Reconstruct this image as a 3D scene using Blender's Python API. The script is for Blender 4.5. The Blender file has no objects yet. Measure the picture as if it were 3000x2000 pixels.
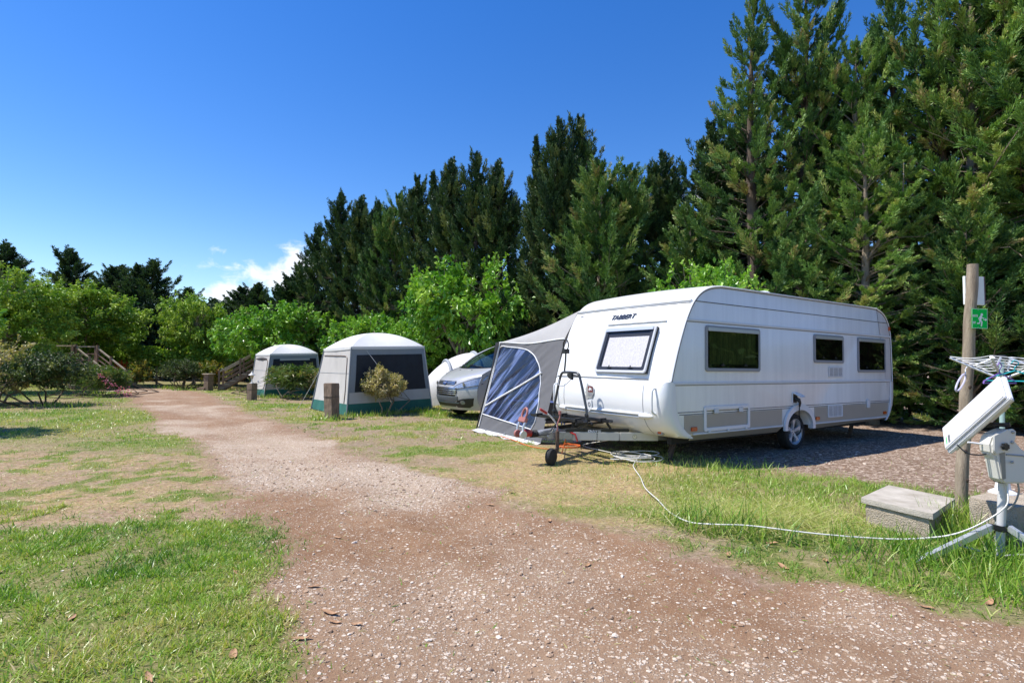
import bpy, bmesh, math, random
import numpy as np
from mathutils import Matrix, Vector, noise as mnoise

SC = bpy.context.scene
COL = SC.collection
R = math.radians
PI = math.pi

# ------------------------------------------------------------------ tagging
def tag(o, label=None, cat=None, group=None, kind=None):
    if label: o['label'] = label
    if cat: o['category'] = cat
    if group: o['group'] = group
    if kind: o['kind'] = kind
    return o

def thing(name, label, cat, loc=(0, 0, 0), rz=0.0, group=None):
    o = bpy.data.objects.new(name, None)
    o.empty_display_size = 0.2
    COL.objects.link(o)
    o.location = loc
    o.rotation_euler = (0, 0, rz)
    return tag(o, label, cat, group)

def copy_tree(o, parent=None):
    c = o.copy()
    COL.objects.link(c)
    c.parent = parent
    for ch in list(o.children):
        copy_tree(ch, c)
    return c

# ------------------------------------------------------------------ mesh builder
class MB:
    def __init__(self):
        self.v = []; self.f = []; self.mi = []
    def add(self, vs, fs, mi=0, M=None):
        b = len(self.v)
        for p in vs:
            p = Vector(p)
            self.v.append(tuple(M @ p) if M is not None else tuple(p))
        for f in fs:
            self.f.append([b + i for i in f]); self.mi.append(mi)
        return self
    def box(self, x0, x1, y0, y1, z0, z1, mi=0, M=None):
        vs = [(x0,y0,z0),(x1,y0,z0),(x1,y1,z0),(x0,y1,z0),(x0,y0,z1),(x1,y0,z1),(x1,y1,z1),(x0,y1,z1)]
        return self.add(vs, [(0,3,2,1),(4,5,6,7),(0,1,5,4),(1,2,6,5),(2,3,7,6),(3,0,4,7)], mi, M)
    def bar(self, a, b, w, h, mi=0, up=(0,0,1)):
        """rectangular bar from a to b, width w (sideways), height h (along up)"""
        a = Vector(a); b = Vector(b); d = (b-a)
        L = d.length; d.normalize()
        up = Vector(up)
        s = d.cross(up)
        if s.length < 1e-5: s = d.cross(Vector((1,0,0)))
        s.normalize(); u = s.cross(d)
        M = Matrix(((d.x,s.x,u.x,a.x),(d.y,s.y,u.y,a.y),(d.z,s.z,u.z,a.z),(0,0,0,1)))
        return self.box(0, L, -w/2, w/2, -h/2, h/2, mi, M)
    def tube(self, pts, r, n=8, mi=0, closed=False, M=None):
        pts = [Vector(p) for p in pts]
        N = len(pts)
        rs = r if isinstance(r, (list, tuple)) else [r]*N
        vs = []; fs = []
        prev = None
        for i, p in enumerate(pts):
            if closed: t = pts[(i+1) % N] - pts[i-1]
            else: t = pts[min(i+1, N-1)] - pts[max(i-1, 0)]
            if t.length < 1e-9: t = Vector((0,0,1))
            t.normalize()
            if prev is None:
                ref = Vector((0,0,1)) if abs(t.z) < .9 else Vector((1,0,0))
                s = t.cross(ref).normalized()
            else:
                s = (prev - t*prev.dot(t))
                s = s.normalized() if s.length > 1e-6 else t.orthogonal().normalized()
            prev = s
            u = t.cross(s)
            for k in range(n):
                a = 2*PI*k/n
                vs.append(p + (s*math.cos(a) + u*math.sin(a))*rs[i])
        M_ = N if closed else N-1
        for i in range(M_):
            j = (i+1) % N
            for k in range(n):
                k2 = (k+1) % n
                fs.append((i*n+k, i*n+k2, j*n+k2, j*n+k))
        if not closed:
            fs.append(tuple(reversed(range(n))))
            fs.append(tuple((N-1)*n+k for k in range(n)))
        return self.add(vs, fs, mi, M)
    def lathe(self, prof, n=24, M=None, mi=0, cap=True):
        """prof: list of (r,z) around local z axis"""
        vs = []; fs = []
        for (r, z) in prof:
            for k in range(n):
                a = 2*PI*k/n
                vs.append((r*math.cos(a), r*math.sin(a), z))
        for i in range(len(prof)-1):
            for k in range(n):
                k2 = (k+1) % n
                fs.append((i*n+k, i*n+k2, (i+1)*n+k2, (i+1)*n+k))
        if cap and prof[0][0] > 1e-6: fs.append(tuple(reversed(range(n))))
        if cap and prof[-1][0] > 1e-6: fs.append(tuple((len(prof)-1)*n+k for k in range(n)))
        return self.add(vs, fs, mi, M)
    def prism(self, poly, d0, d1, M=None, mi=0):
        """poly (u,v) extruded along w from d0 to d1; M maps (u,v,w)"""
        n = len(poly)
        vs = [(u, v, d0) for u, v in poly] + [(u, v, d1) for u, v in poly]
        fs = [tuple(reversed(range(n))), tuple(range(n, 2*n))]
        for i in range(n):
            j = (i+1) % n
            fs.append((i, j, n+j, n+i))
        return self.add(vs, fs, mi, M)
    def ring(self, outer, inner, d0, d1, M=None, mi=0):
        """frame between two equal-length loops"""
        n = len(outer)
        vs = [(u,v,d0) for u,v in outer]+[(u,v,d0) for u,v in inner]+[(u,v,d1) for u,v in outer]+[(u,v,d1) for u,v in inner]
        fs = []
        for i in range(n):
            j = (i+1) % n
            fs += [(i, n+i, n+j, j), (2*n+i, 2*n+j, 3*n+j, 3*n+i), (i, j, 2*n+j, 2*n+i), (n+i, 3*n+i, 3*n+j, n+j)]
        return self.add(vs, fs, mi, M)
    def grid(self, fn, nu, nv, mi=0, M=None, mask=None):
        """fn(u,v)->point, u,v in 0..1"""
        vs = [fn(i/nu, j/nv) for j in range(nv+1) for i in range(nu+1)]
        fs = []
        for j in range(nv):
            for i in range(nu):
                if mask and not mask((i+.5)/nu, (j+.5)/nv): continue
                a = j*(nu+1)+i
                fs.append((a, a+1, a+nu+2, a+nu+1))
        return self.add(vs, fs, mi, M)
    def build(self, name, mats, parent=None, bev=0.0, smooth=None, seg=2, solid=0.0, fix=True):
        if not isinstance(mats, (list, tuple)): mats = [mats]
        me = bpy.data.meshes.new(name)
        bm = bmesh.new()
        bvs = [bm.verts.new(p) for p in self.v]
        for f, m in zip(self.f, self.mi):
            try:
                bf = bm.faces.new([bvs[i] for i in f]); bf.material_index = m
            except ValueError:
                pass
        loose = [v for v in bm.verts if not v.link_faces]
        if loose: bmesh.ops.delete(bm, geom=loose, context='VERTS')
        if fix: bmesh.ops.recalc_face_normals(bm, faces=bm.faces[:])
        if solid:
            bmesh.ops.solidify(bm, geom=bm.faces[:], thickness=solid)
        if bev > 0:
            es = [e for e in bm.edges if len(e.link_faces) == 2 and e.calc_face_angle(0) > R(35)]
            bmesh.ops.bevel(bm, geom=es, offset=bev, segments=seg, affect='EDGES', clamp_overlap=True)
        bm.to_mesh(me); bm.free()
        for m in mats: me.materials.append(m)
        if smooth is not None:
            me.polygons.foreach_set('use_smooth', [True]*len(me.polygons))
            for pl in me.polygons:
                if len(pl.vertices) > 30: pl.use_smooth = False
            me.set_sharp_from_angle(angle=R(smooth))
        o = bpy.data.objects.new(name, me)
        COL.objects.link(o)
        if parent is not None: o.parent = parent
        return o

def frame3(o, ex, ey):
    """matrix with origin o, first axis ex, second ey, third = ex x ey"""
    ex = Vector(ex).normalized(); ez = ex.cross(Vector(ey)).normalized(); ey = ez.cross(ex)
    o = Vector(o)
    return Matrix(((ex.x,ey.x,ez.x,o.x),(ex.y,ey.y,ez.y,o.y),(ex.z,ey.z,ez.z,o.z),(0,0,0,1)))

def rrect(x0, x1, y0, y1, r, n=5):
    out = []
    for cx, cy, a0 in ((x1-r,y1-r,0),(x0+r,y1-r,90),(x0+r,y0+r,180),(x1-r,y0+r,270)):
        for k in range(n+1):
            a = R(a0 + 90*k/n)
            out.append((cx+r*math.cos(a), cy+r*math.sin(a)))
    return out

def spline(pts, n=8):
    """Catmull-Rom through points"""
    P = [Vector(p) for p in pts]
    out = []
    for i in range(len(P)-1):
        p0 = P[max(i-1,0)]; p1 = P[i]; p2 = P[i+1]; p3 = P[min(i+2,len(P)-1)]
        for k in range(n):
            t = k/n
            out.append(.5*((2*p1)+(-p0+p2)*t+(2*p0-5*p1+4*p2-p3)*t*t+(-p0+3*p1-3*p2+p3)*t**3))
    out.append(P[-1])
    return out

def text_mesh(name, txt, size, depth, M, mat, parent=None, shear=0.0, xs=1.0, bold=0.0):
    cu = bpy.data.curves.new(name, 'FONT')
    cu.body = txt; cu.size = size; cu.extrude = depth; cu.shear = shear
    cu.align_x = 'CENTER'; cu.align_y = 'CENTER'; cu.offset = bold
    tmp = bpy.data.objects.new(name+'_tmp', cu)
    COL.objects.link(tmp)
    dg = bpy.context.evaluated_depsgraph_get()
    me = bpy.data.meshes.new_from_object(tmp.evaluated_get(dg))
    bpy.data.objects.remove(tmp); bpy.data.curves.remove(cu)
    me.transform(M @ Matrix.Diagonal((xs, 1, 1, 1)))
    me.name = name
    me.materials.clear(); me.materials.append(mat)
    o = bpy.data.objects.new(name, me)
    COL.objects.link(o)
    if parent is not None: o.parent = parent
    return o

def npmesh(name, V, Q, mat, parent=None, attrs=None, smooth=False):
    """V (N,3) float, Q (M,k) int"""
    me = bpy.data.meshes.new(name)
    k = Q.shape[1]
    me.vertices.add(len(V)); me.vertices.foreach_set('co', np.ascontiguousarray(V, dtype=np.float32).ravel())
    me.loops.add(Q.size); me.loops.foreach_set('vertex_index', np.ascontiguousarray(Q, dtype=np.int32).ravel())
    me.polygons.add(len(Q))
    me.polygons.foreach_set('loop_start', np.arange(0, Q.size, k, dtype=np.int32))
    me.polygons.foreach_set('use_smooth', np.full(len(Q), smooth, dtype=bool))
    me.update(calc_edges=True)
    me.validate()
    for an, arr in (attrs or {}).items():
        if arr.ndim == 1:
            at = me.attributes.new(an, 'FLOAT', 'POINT'); at.data.foreach_set('value', arr.astype(np.float32))
        else:
            at = me.attributes.new(an, 'FLOAT_COLOR', 'POINT')
            at.data.foreach_set('color', np.ascontiguousarray(arr, dtype=np.float32).ravel())
    for m in (mat if isinstance(mat, (list, tuple)) else [mat]): me.materials.append(m)
    o = bpy.data.objects.new(name, me)
    COL.objects.link(o)
    if parent is not None: o.parent = parent
    return o

# ------------------------------------------------------------------ numpy noise
def _hash(ix, iy, seed):
    h = (ix.astype(np.int64)*374761393 + iy.astype(np.int64)*668265263 + seed*2147483647) & 0xFFFFFFFF
    h = ((h ^ (h >> 13)) * 1274126177) & 0xFFFFFFFF
    h = h ^ (h >> 16)
    return (h & 0xFFFF)/65535.0
def vnoise(x, y, seed=0):
    ix = np.floor(x); iy = np.floor(y); fx = x-ix; fy = y-iy
    fx = fx*fx*(3-2*fx); fy = fy*fy*(3-2*fy)
    a = _hash(ix, iy, seed); b = _hash(ix+1, iy, seed); c = _hash(ix, iy+1, seed); d = _hash(ix+1, iy+1, seed)
    return (a*(1-fx)+b*fx)*(1-fy) + (c*(1-fx)+d*fx)*fy
def fbm(x, y, seed=0, oct=4, gain=.5):
    s = 0; a = 1; t = 0
    for k in range(oct):
        s = s + a*vnoise(x*2**k + 17.3*k, y*2**k - 9.1*k, seed+k*7); t += a; a *= gain
    return s/t
def sstep(a, b, x):
    t = np.clip((x-a)/(b-a), 0, 1)
    return t*t*(3-2*t)

# ------------------------------------------------------------------ materials
MATS = {}
def nodes_of(name):
    m = bpy.data.materials.new(name); m.use_nodes = True
    nt = m.node_tree; nt.nodes.clear()
    out = nt.nodes.new('ShaderNodeOutputMaterial')
    return m, nt, out
def N(nt, typ, **kw):
    n = nt.nodes.new(typ)
    for k, v in kw.items():
        if k == 'inp':
            for kk, vv in v.items(): n.inputs[kk].default_value = vv
        else: setattr(n, k, v)
    return n
def L(nt, a, b): nt.links.new(a, b)

def pm(name, col, rough=.5, metal=0.0, var=0.0, vs=6.0, bump=0.0, bs=60.0, coat=0.0, spec=.5, col2=None, trans=0.0, stretch=(1,1,1), sub=0.0):
    """general procedural material: base colour with noise variation toward col2, noise bump"""
    if name in MATS: return MATS[name]
    m, nt, out = nodes_of(name)
    b = N(nt, 'ShaderNodeBsdfPrincipled', inp={'Roughness': rough, 'Metallic': metal, 'Coat Weight': coat, 'Specular IOR Level': spec})
    b.inputs['Coat Roughness'].default_value = .08
    tc = N(nt, 'ShaderNodeTexCoord'); mp = N(nt, 'ShaderNodeMapping'); mp.inputs['Scale'].default_value = stretch
    L(nt, tc.outputs['Object'], mp.inputs['Vector'])
    if var > 0 or col2:
        nz = N(nt, 'ShaderNodeTexNoise', inp={'Scale': vs, 'Detail': 6.0, 'Roughness': .65})
        L(nt, mp.outputs[0], nz.inputs['Vector'])
        mr = N(nt, 'ShaderNodeMapRange', inp={'From Min': .3, 'From Max': .7})
        L(nt, nz.outputs['Fac'], mr.inputs['Value'])
        mx = N(nt, 'ShaderNodeMix', data_type='RGBA')
        c2 = col2 or tuple(c*(1-var) for c in col)
        mx.inputs['A'].default_value = (*col, 1); mx.inputs['B'].default_value = (*c2, 1)
        L(nt, mr.outputs[0], mx.inputs['Factor'])
        L(nt, mx.outputs['Result'], b.inputs['Base Color'])
    else:
        b.inputs['Base Color'].default_value = (*col, 1)
    if bump > 0:
        n2 = N(nt, 'ShaderNodeTexNoise', inp={'Scale': bs, 'Detail': 5.0})
        L(nt, mp.outputs[0], n2.inputs['Vector'])
        bp = N(nt, 'ShaderNodeBump', inp={'Strength': bump, 'Distance': .02})
        L(nt, n2.outputs['Fac'], bp.inputs['Height']); L(nt, bp.outputs[0], b.inputs['Normal'])
    if trans > 0:
        tr = N(nt, 'ShaderNodeBsdfTranslucent'); tr.inputs['Color'].default_value = (*col, 1)
        ms = N(nt, 'ShaderNodeMixShader', inp={'Fac': trans})
        L(nt, b.outputs[0], ms.inputs[1]); L(nt, tr.outputs[0], ms.inputs[2]); L(nt, ms.outputs[0], out.inputs[0])
    else:
        L(nt, b.outputs[0], out.inputs[0])
    MATS[name] = m
    return m

def leafmat(name, stops, trans=.3, rough=.45, spec=.5):
    """leaf colour from the per-leaf 'tint' attribute"""
    m, nt, out = nodes_of(name)
    at = N(nt, 'ShaderNodeAttribute', attribute_name='tint')
    cr = N(nt, 'ShaderNodeValToRGB')
    el = cr.color_ramp.elements
    while len(el) < len(stops): el.new(.5)
    for e, (p, c) in zip(el, stops):
        e.position = p; e.color = (*c, 1)
    L(nt, at.outputs['Fac'], cr.inputs['Fac'])
    b = N(nt, 'ShaderNodeBsdfPrincipled', inp={'Roughness': rough, 'Specular IOR Level': spec})
    L(nt, cr.outputs[0], b.inputs['Base Color'])
    tr = N(nt, 'ShaderNodeBsdfTranslucent')
    mul = N(nt, 'ShaderNodeMix', data_type='RGBA', blend_type='MULTIPLY')
    mul.inputs['Factor'].default_value = 1; mul.inputs['B'].default_value = (1.1, 1.2, .45, 1)
    L(nt, cr.outputs[0], mul.inputs['A']); L(nt, mul.outputs['Result'], tr.inputs['Color'])
    ms = N(nt, 'ShaderNodeMixShader', inp={'Fac': trans})
    L(nt, b.outputs[0], ms.inputs[1]); L(nt, tr.outputs[0], ms.inputs[2]); L(nt, ms.outputs[0], out.inputs[0])
    return m

def glassmat(name, tint, clear=.5, rough=.03, ior_f=1.5, sky_streak=None, hz=0.0):
    """thin sheet: tinted see-through part plus sky reflection; optional diffuse streaks painted as sky reflected in folds"""
    m, nt, out = nodes_of(name)
    tp = N(nt, 'ShaderNodeBsdfTransparent'); tp.inputs[0].default_value = (*[c*clear for c in tint], 1)
    gl = N(nt, 'ShaderNodeBsdfGlossy'); gl.inputs['Roughness'].default_value = rough
    lw = N(nt, 'ShaderNodeLayerWeight', inp={'Blend': .5})
    pw = N(nt, 'ShaderNodeMath', operation='POWER'); pw.inputs[1].default_value = 4.0; L(nt, lw.outputs['Facing'], pw.inputs[0])
    f0 = ((ior_f-1)/(ior_f+1))**2
    fr = N(nt, 'ShaderNodeMath', operation='MULTIPLY_ADD'); fr.inputs[1].default_value = .8; fr.inputs[2].default_value = f0; L(nt, pw.outputs[0], fr.inputs[0])
    ms = N(nt, 'ShaderNodeMixShader'); L(nt, fr.outputs[0], ms.inputs[0])
    src = tp
    if sky_streak:
        df = N(nt, 'ShaderNodeBsdfDiffuse'); df.inputs[0].default_value = (*sky_streak, 1)
        tc = N(nt, 'ShaderNodeTexCoord'); mp = N(nt, 'ShaderNodeMapping'); mp2 = N(nt, 'ShaderNodeMapping')
        mp.inputs['Rotation'].default_value = (R(-138), 0, 0); mp2.inputs['Scale'].default_value = (.3, .55, 7.5)
        nz = N(nt, 'ShaderNodeTexNoise', inp={'Scale': 1.5, 'Detail': 3.5, 'Distortion': .6})
        L(nt, tc.outputs['Object'], mp.inputs[0]); L(nt, mp.outputs[0], mp2.inputs[0]); L(nt, mp2.outputs[0], nz.inputs['Vector'])
        mr = N(nt, 'ShaderNodeMapRange', interpolation_type='SMOOTHSTEP', inp={'From Min': .46, 'From Max': .72, 'To Min': hz*.18, 'To Max': hz*2.2})
        L(nt, nz.outputs['Fac'], mr.inputs['Value'])
        m2 = N(nt, 'ShaderNodeMixShader'); L(nt, mr.outputs[0], m2.inputs[0])
        L(nt, tp.outputs[0], m2.inputs[1]); L(nt, df.outputs[0], m2.inputs[2]); src = m2
        bp = N(nt, 'ShaderNodeBump', inp={'Strength': .5, 'Distance': .03})
        L(nt, nz.outputs['Fac'], bp.inputs['Height']); L(nt, bp.outputs[0], gl.inputs['Normal'])
    L(nt, src.outputs[0], ms.inputs[1]); L(nt, gl.outputs[0], ms.inputs[2]); L(nt, ms.outputs[0], out.inputs[0])
    return m
# ================================================================== camera
def make_camera():
    pitch = math.atan(0.0425); roll = math.atan(0.012)
    f = Vector((0, math.cos(pitch), math.sin(pitch)))
    r0 = Vector((1, 0, 0)); u0 = r0.cross(f)
    r = r0*math.cos(roll) + u0*math.sin(roll); u = r.cross(f)
    cd = bpy.data.cameras.new('camera'); cd.lens = 19.2; cd.sensor_width = 36.0
    cd.clip_start = .05; cd.clip_end = 3000
    co = bpy.data.objects.new('camera', cd); COL.objects.link(co)
    co.matrix_world = Matrix(((r.x,u.x,-f.x,0),(r.y,u.y,-f.y,0),(r.z,u.z,-f.z,1.38),(0,0,0,1)))
    SC.camera = co
make_camera()

# ================================================================== light
SUN_AZ = math.atan2(-1.0, .03)          # azimuth measured from +Y toward +X
SUN_EL = R(60)
sunv = Vector((math.sin(SUN_AZ)*math.cos(SUN_EL), math.cos(SUN_AZ)*math.cos(SUN_EL), math.sin(SUN_EL)))
sl = bpy.data.lights.new('sun', 'SUN'); sl.energy = 5.0; sl.angle = R(.53); sl.color = (1, .955, .88)
so = bpy.data.objects.new('sun', sl); COL.objects.link(so)
so.rotation_euler = sunv.to_track_quat('Z', 'Y').to_euler()

def make_world():
    w = bpy.data.worlds.new('World'); SC.world = w; w.use_nodes = True
    nt = w.node_tree; nt.nodes.clear()
    out = N(nt, 'ShaderNodeOutputWorld'); bg = N(nt, 'ShaderNodeBackground')
    STR = 0.132
    bg.inputs['Strength'].default_value = STR
    sky = N(nt, 'ShaderNodeTexSky', sky_type='NISHITA')
    sky.sun_disc = False; sky.sun_elevation = SUN_EL; sky.sun_rotation = SUN_AZ % (2*PI)
    sky.altitude = 300; sky.air_density = 1.15; sky.dust_density = .1; sky.ozone_density = 2.6
    hs = N(nt, 'ShaderNodeHueSaturation', inp={'Saturation': 1.38, 'Value': 1.0, 'Hue': .514})
    L(nt, sky.outputs[0], hs.inputs['Color'])
    tc = N(nt, 'ShaderNodeTexCoord'); sp = N(nt, 'ShaderNodeSeparateXYZ')
    L(nt, tc.outputs['Generated'], sp.inputs[0])
    def mth(op, a, b=None, c=None):
        n = N(nt, 'ShaderNodeMath', operation=op)
        for i, q in enumerate((a, b, c)):
            if q is None: continue
            if isinstance(q, (int, float)): n.inputs[i].default_value = q
            else: L(nt, q, n.inputs[i])
        return n.outputs[0]
    az = mth('ARCTAN2', sp.outputs[0], sp.outputs[1]); el = mth('ARCSINE', sp.outputs[2])
    cb = N(nt, 'ShaderNodeCombineXYZ'); L(nt, az, cb.inputs[0]); L(nt, mth('MULTIPLY', el, 1.5), cb.inputs[1])
    nz = N(nt, 'ShaderNodeTexNoise', inp={'Scale': 22.0, 'Detail': 9.0, 'Roughness': .6, 'Distortion': .35})
    L(nt, cb.outputs[0], nz.inputs['Vector'])
    tot = None
    for (a, e, ra, re, amp) in ((-24.0, 8.0, 5.0, 2.1, 1.15), (-26.8, 6.4, 4.6, 1.6, 1.05), (-20.6, 9.2, 3.4, 2.5, 1.2), (-29.6, 8.6, 1.6, .9, .62), (-28.6, 10.2, 1.0, .6, .5), (20.0, 17.2, 2.6, 2.2, .95), (19.0, 12.5, 4.5, 3.0, .8), (-26.4, 17.5, .5, .4, .4)):
        dx = mth('DIVIDE', mth('SUBTRACT', az, R(a)), R(ra)); dy = mth('DIVIDE', mth('SUBTRACT', el, R(e)), R(re))
        d = mth('SQRT', mth('ADD', mth('MULTIPLY', dx, dx), mth('MULTIPLY', dy, dy)))
        q = mth('MULTIPLY', mth('SUBTRACT', 1.25, d), amp)
        tot = q if tot is None else mth('MAXIMUM', tot, q)
    s = mth('ADD', mth('MULTIPLY', nz.outputs['Fac'], 1.9), mth('MULTIPLY', tot, .62))
    mr = N(nt, 'ShaderNodeMapRange', interpolation_type='SMOOTHSTEP', inp={'From Min': 1.18, 'From Max': 1.75})
    L(nt, s, mr.inputs['Value'])
    gate = N(nt, 'ShaderNodeMapRange', inp={'From Min': 0.0, 'From Max': .25}); L(nt, tot, gate.inputs['Value'])
    cr = N(nt, 'ShaderNodeMix', data_type='RGBA')
    L(nt, mth('MULTIPLY', mth('MULTIPLY', mr.outputs[0], gate.outputs[0]), .82), cr.inputs['Factor'])
    L(nt, hs.outputs[0], cr.inputs['A'])
    k = .92/STR
    cr.inputs['B'].default_value = (k*.97, k*.985, k*1.03, 1)
    L(nt, cr.outputs['Result'], bg.inputs['Color']); L(nt, bg.outputs[0], out.inputs[0])
make_world()

SC.view_settings.view_transform = 'Standard'
SC.view_settings.look = 'None'
SC.view_settings.exposure = 0.46
SC.view_settings.gamma = 1.0
SC.render.engine = 'CYCLES'
SC.cycles.max_bounces = 6; SC.cycles.diffuse_bounces = 3; SC.cycles.glossy_bounces = 3
SC.cycles.transmission_bounces = 4; SC.cycles.transparent_max_bounces = 12
SC.cycles.use_denoising = True
SC.cycles.caustics_reflective = False; SC.cycles.caustics_refractive = False

# ================================================================== ground masks
_yl = np.array([-300, 0.0, 2.41, 2.86, 3.36, 4.15, 5.3, 6.16, 8.16, 10.89, 15.33, 20.13, 23.25, 27, 30, 33])
_xl = np.array([-1.0, -.8, -1.03, -1.20, -1.44, -1.93, -2.76, -3.26, -4.59, -6.88, -10.3, -14.1, -16.9, -21.5, -26, -30])
_yr = np.array([-300, 1.6, 2.4, 3.03, 3.32, 3.67, 4.26, 4.59, 5.08, 6.32, 7.30, 8.65, 11.16, 14.67, 20.67, 23.9, 27, 30, 33])
_xr = np.array([14, 9, 5.0, 2.8, 2.26, 1.82, 1.33, .87, .33, -.37, -1.34, -2.39, -4.14, -7.10, -11.04, -13.4, -16.6, -20, -23])
def path_sd(x, y):
    """signed distance-ish to the path edge (positive inside)"""
    xl = np.interp(y, _yl, _xl); xr = np.interp(y, _yr, _xr)
    return np.minimum(x-xl, xr-x)*.72
def masks(x, y):
    n1 = fbm(x*.9, y*.9, 3, 4); n2 = fbm(x*3.2, y*3.2, 11, 4); n3 = fbm(x*.35, y*.35, 23, 3); n4 = fbm(x*8, y*8, 31, 3)
    sd = path_sd(x, y) + (n2-.5)*.55 + (n1-.5)*.5 + (n4-.5)*.2
    far = sstep(24, 31, y)
    p = sstep(-.12, .22, sd)*(1-far)
    left = x < .5*(np.interp(y, _yl, _xl)+np.interp(y, _yr, _xr))
    # --- left lawn
    near = 1-sstep(4.1, 4.75, y + (n1-.5)*1.3 - .16*np.clip(x+3, -3, 2))
    bare = sstep(4.3, 4.9, y+(n1-.5)*1.2 - .16*np.clip(x+3, -3, 2))*(1-sstep(7.6, 9.0, y+(n1-.5)*1.6))
    gl = near*(.62+.5*sstep(.35, .6, n2)) + bare*(.10+.85*sstep(.525, .61, .45*fbm(x*2.3, y*2.3, 61, 3)+.40*fbm(x*6, y*6, 62, 3)+.15*n1)) + .88*sstep(7.8, 9.2, y)*(1-.5*sstep(.48, .62, n1))
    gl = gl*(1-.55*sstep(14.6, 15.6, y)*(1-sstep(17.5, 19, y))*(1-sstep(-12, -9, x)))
    # --- right side
    gr = .22+.80*sstep(.44, .58, n1*.4+.35*n2+.25*fbm(x*6, y*6, 62, 3))
    dryz = np.exp(-(((x-1.1)/1.7)**2+((y-7.0)/1.7)**2))
    gr = gr*(1-.72*np.clip(dryz*1.5, 0, 1))
    lush = sstep(1.3, 1.9, x)*(1-sstep(6.8, 7.6, y+(n2-.5)*.8))
    gr = np.maximum(gr, lush*(.55+.5*sstep(.38, .55, n2)))
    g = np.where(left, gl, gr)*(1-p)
    straw = np.where(left, .30*sstep(.42, .6, n1)+.35*bare+.35*sstep(.52, .7, n2), np.clip(dryz*1.25, 0, 1)*.95+.5*sstep(.38, .58, n1)+.3*sstep(.5, .65, n2))*(1-p)
    edge = x*.70 + y*.72
    mul = sstep(7.75, 8.25, edge+(n2-.5)*.9)*sstep(2.2, 3.4, x)*(1-p)
    g = g*(1-.96*mul); straw = straw*(1-mul)
    rm = .5*sstep(.30, .7, fbm(x*.5+.35*y, y*.5, 41, 3))
    tr = np.exp(-((sd-.75)/.34)**2)+np.exp(-((sd-1.55)/.30)**2)
    pale = np.clip(.12+.70*sstep(.40, .62, n1*.5+n3*.5)+.35*tr*n1*1.3 - .15*rm, 0, 1)*p
    mid = sstep(5.2, 7, y)*(1-sstep(9.5, 12, y))
    pale = np.clip(pale+.75*mid*p*n1*1.6, 0, 1)
    pale = pale*(.42+.58*sstep(3.8, 5.6, y+(n1-.5)*3+(n3-.5)*3))
    return np.clip(g, 0, 1), np.clip(straw, 0, 1), p, mul, pale, n2
def gz(x, y):
    fade = 1-sstep(22, 30, np.hypot(x, y))
    sd = path_sd(x, y); rut = np.exp(-((sd-.75)/.22)**2)+np.exp(-((sd-1.75)/.24)**2)
    return ((fbm(x*.8, y*.8, 71, 3)-.5)*.05 - .022*rut*(y > 1.5)*(y < 24) + (fbm(x*4, y*4, 72, 3)-.5)*.022)*fade
def gz1(x, y): return float(gz(np.array([x]), np.array([y]))[0])

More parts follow.
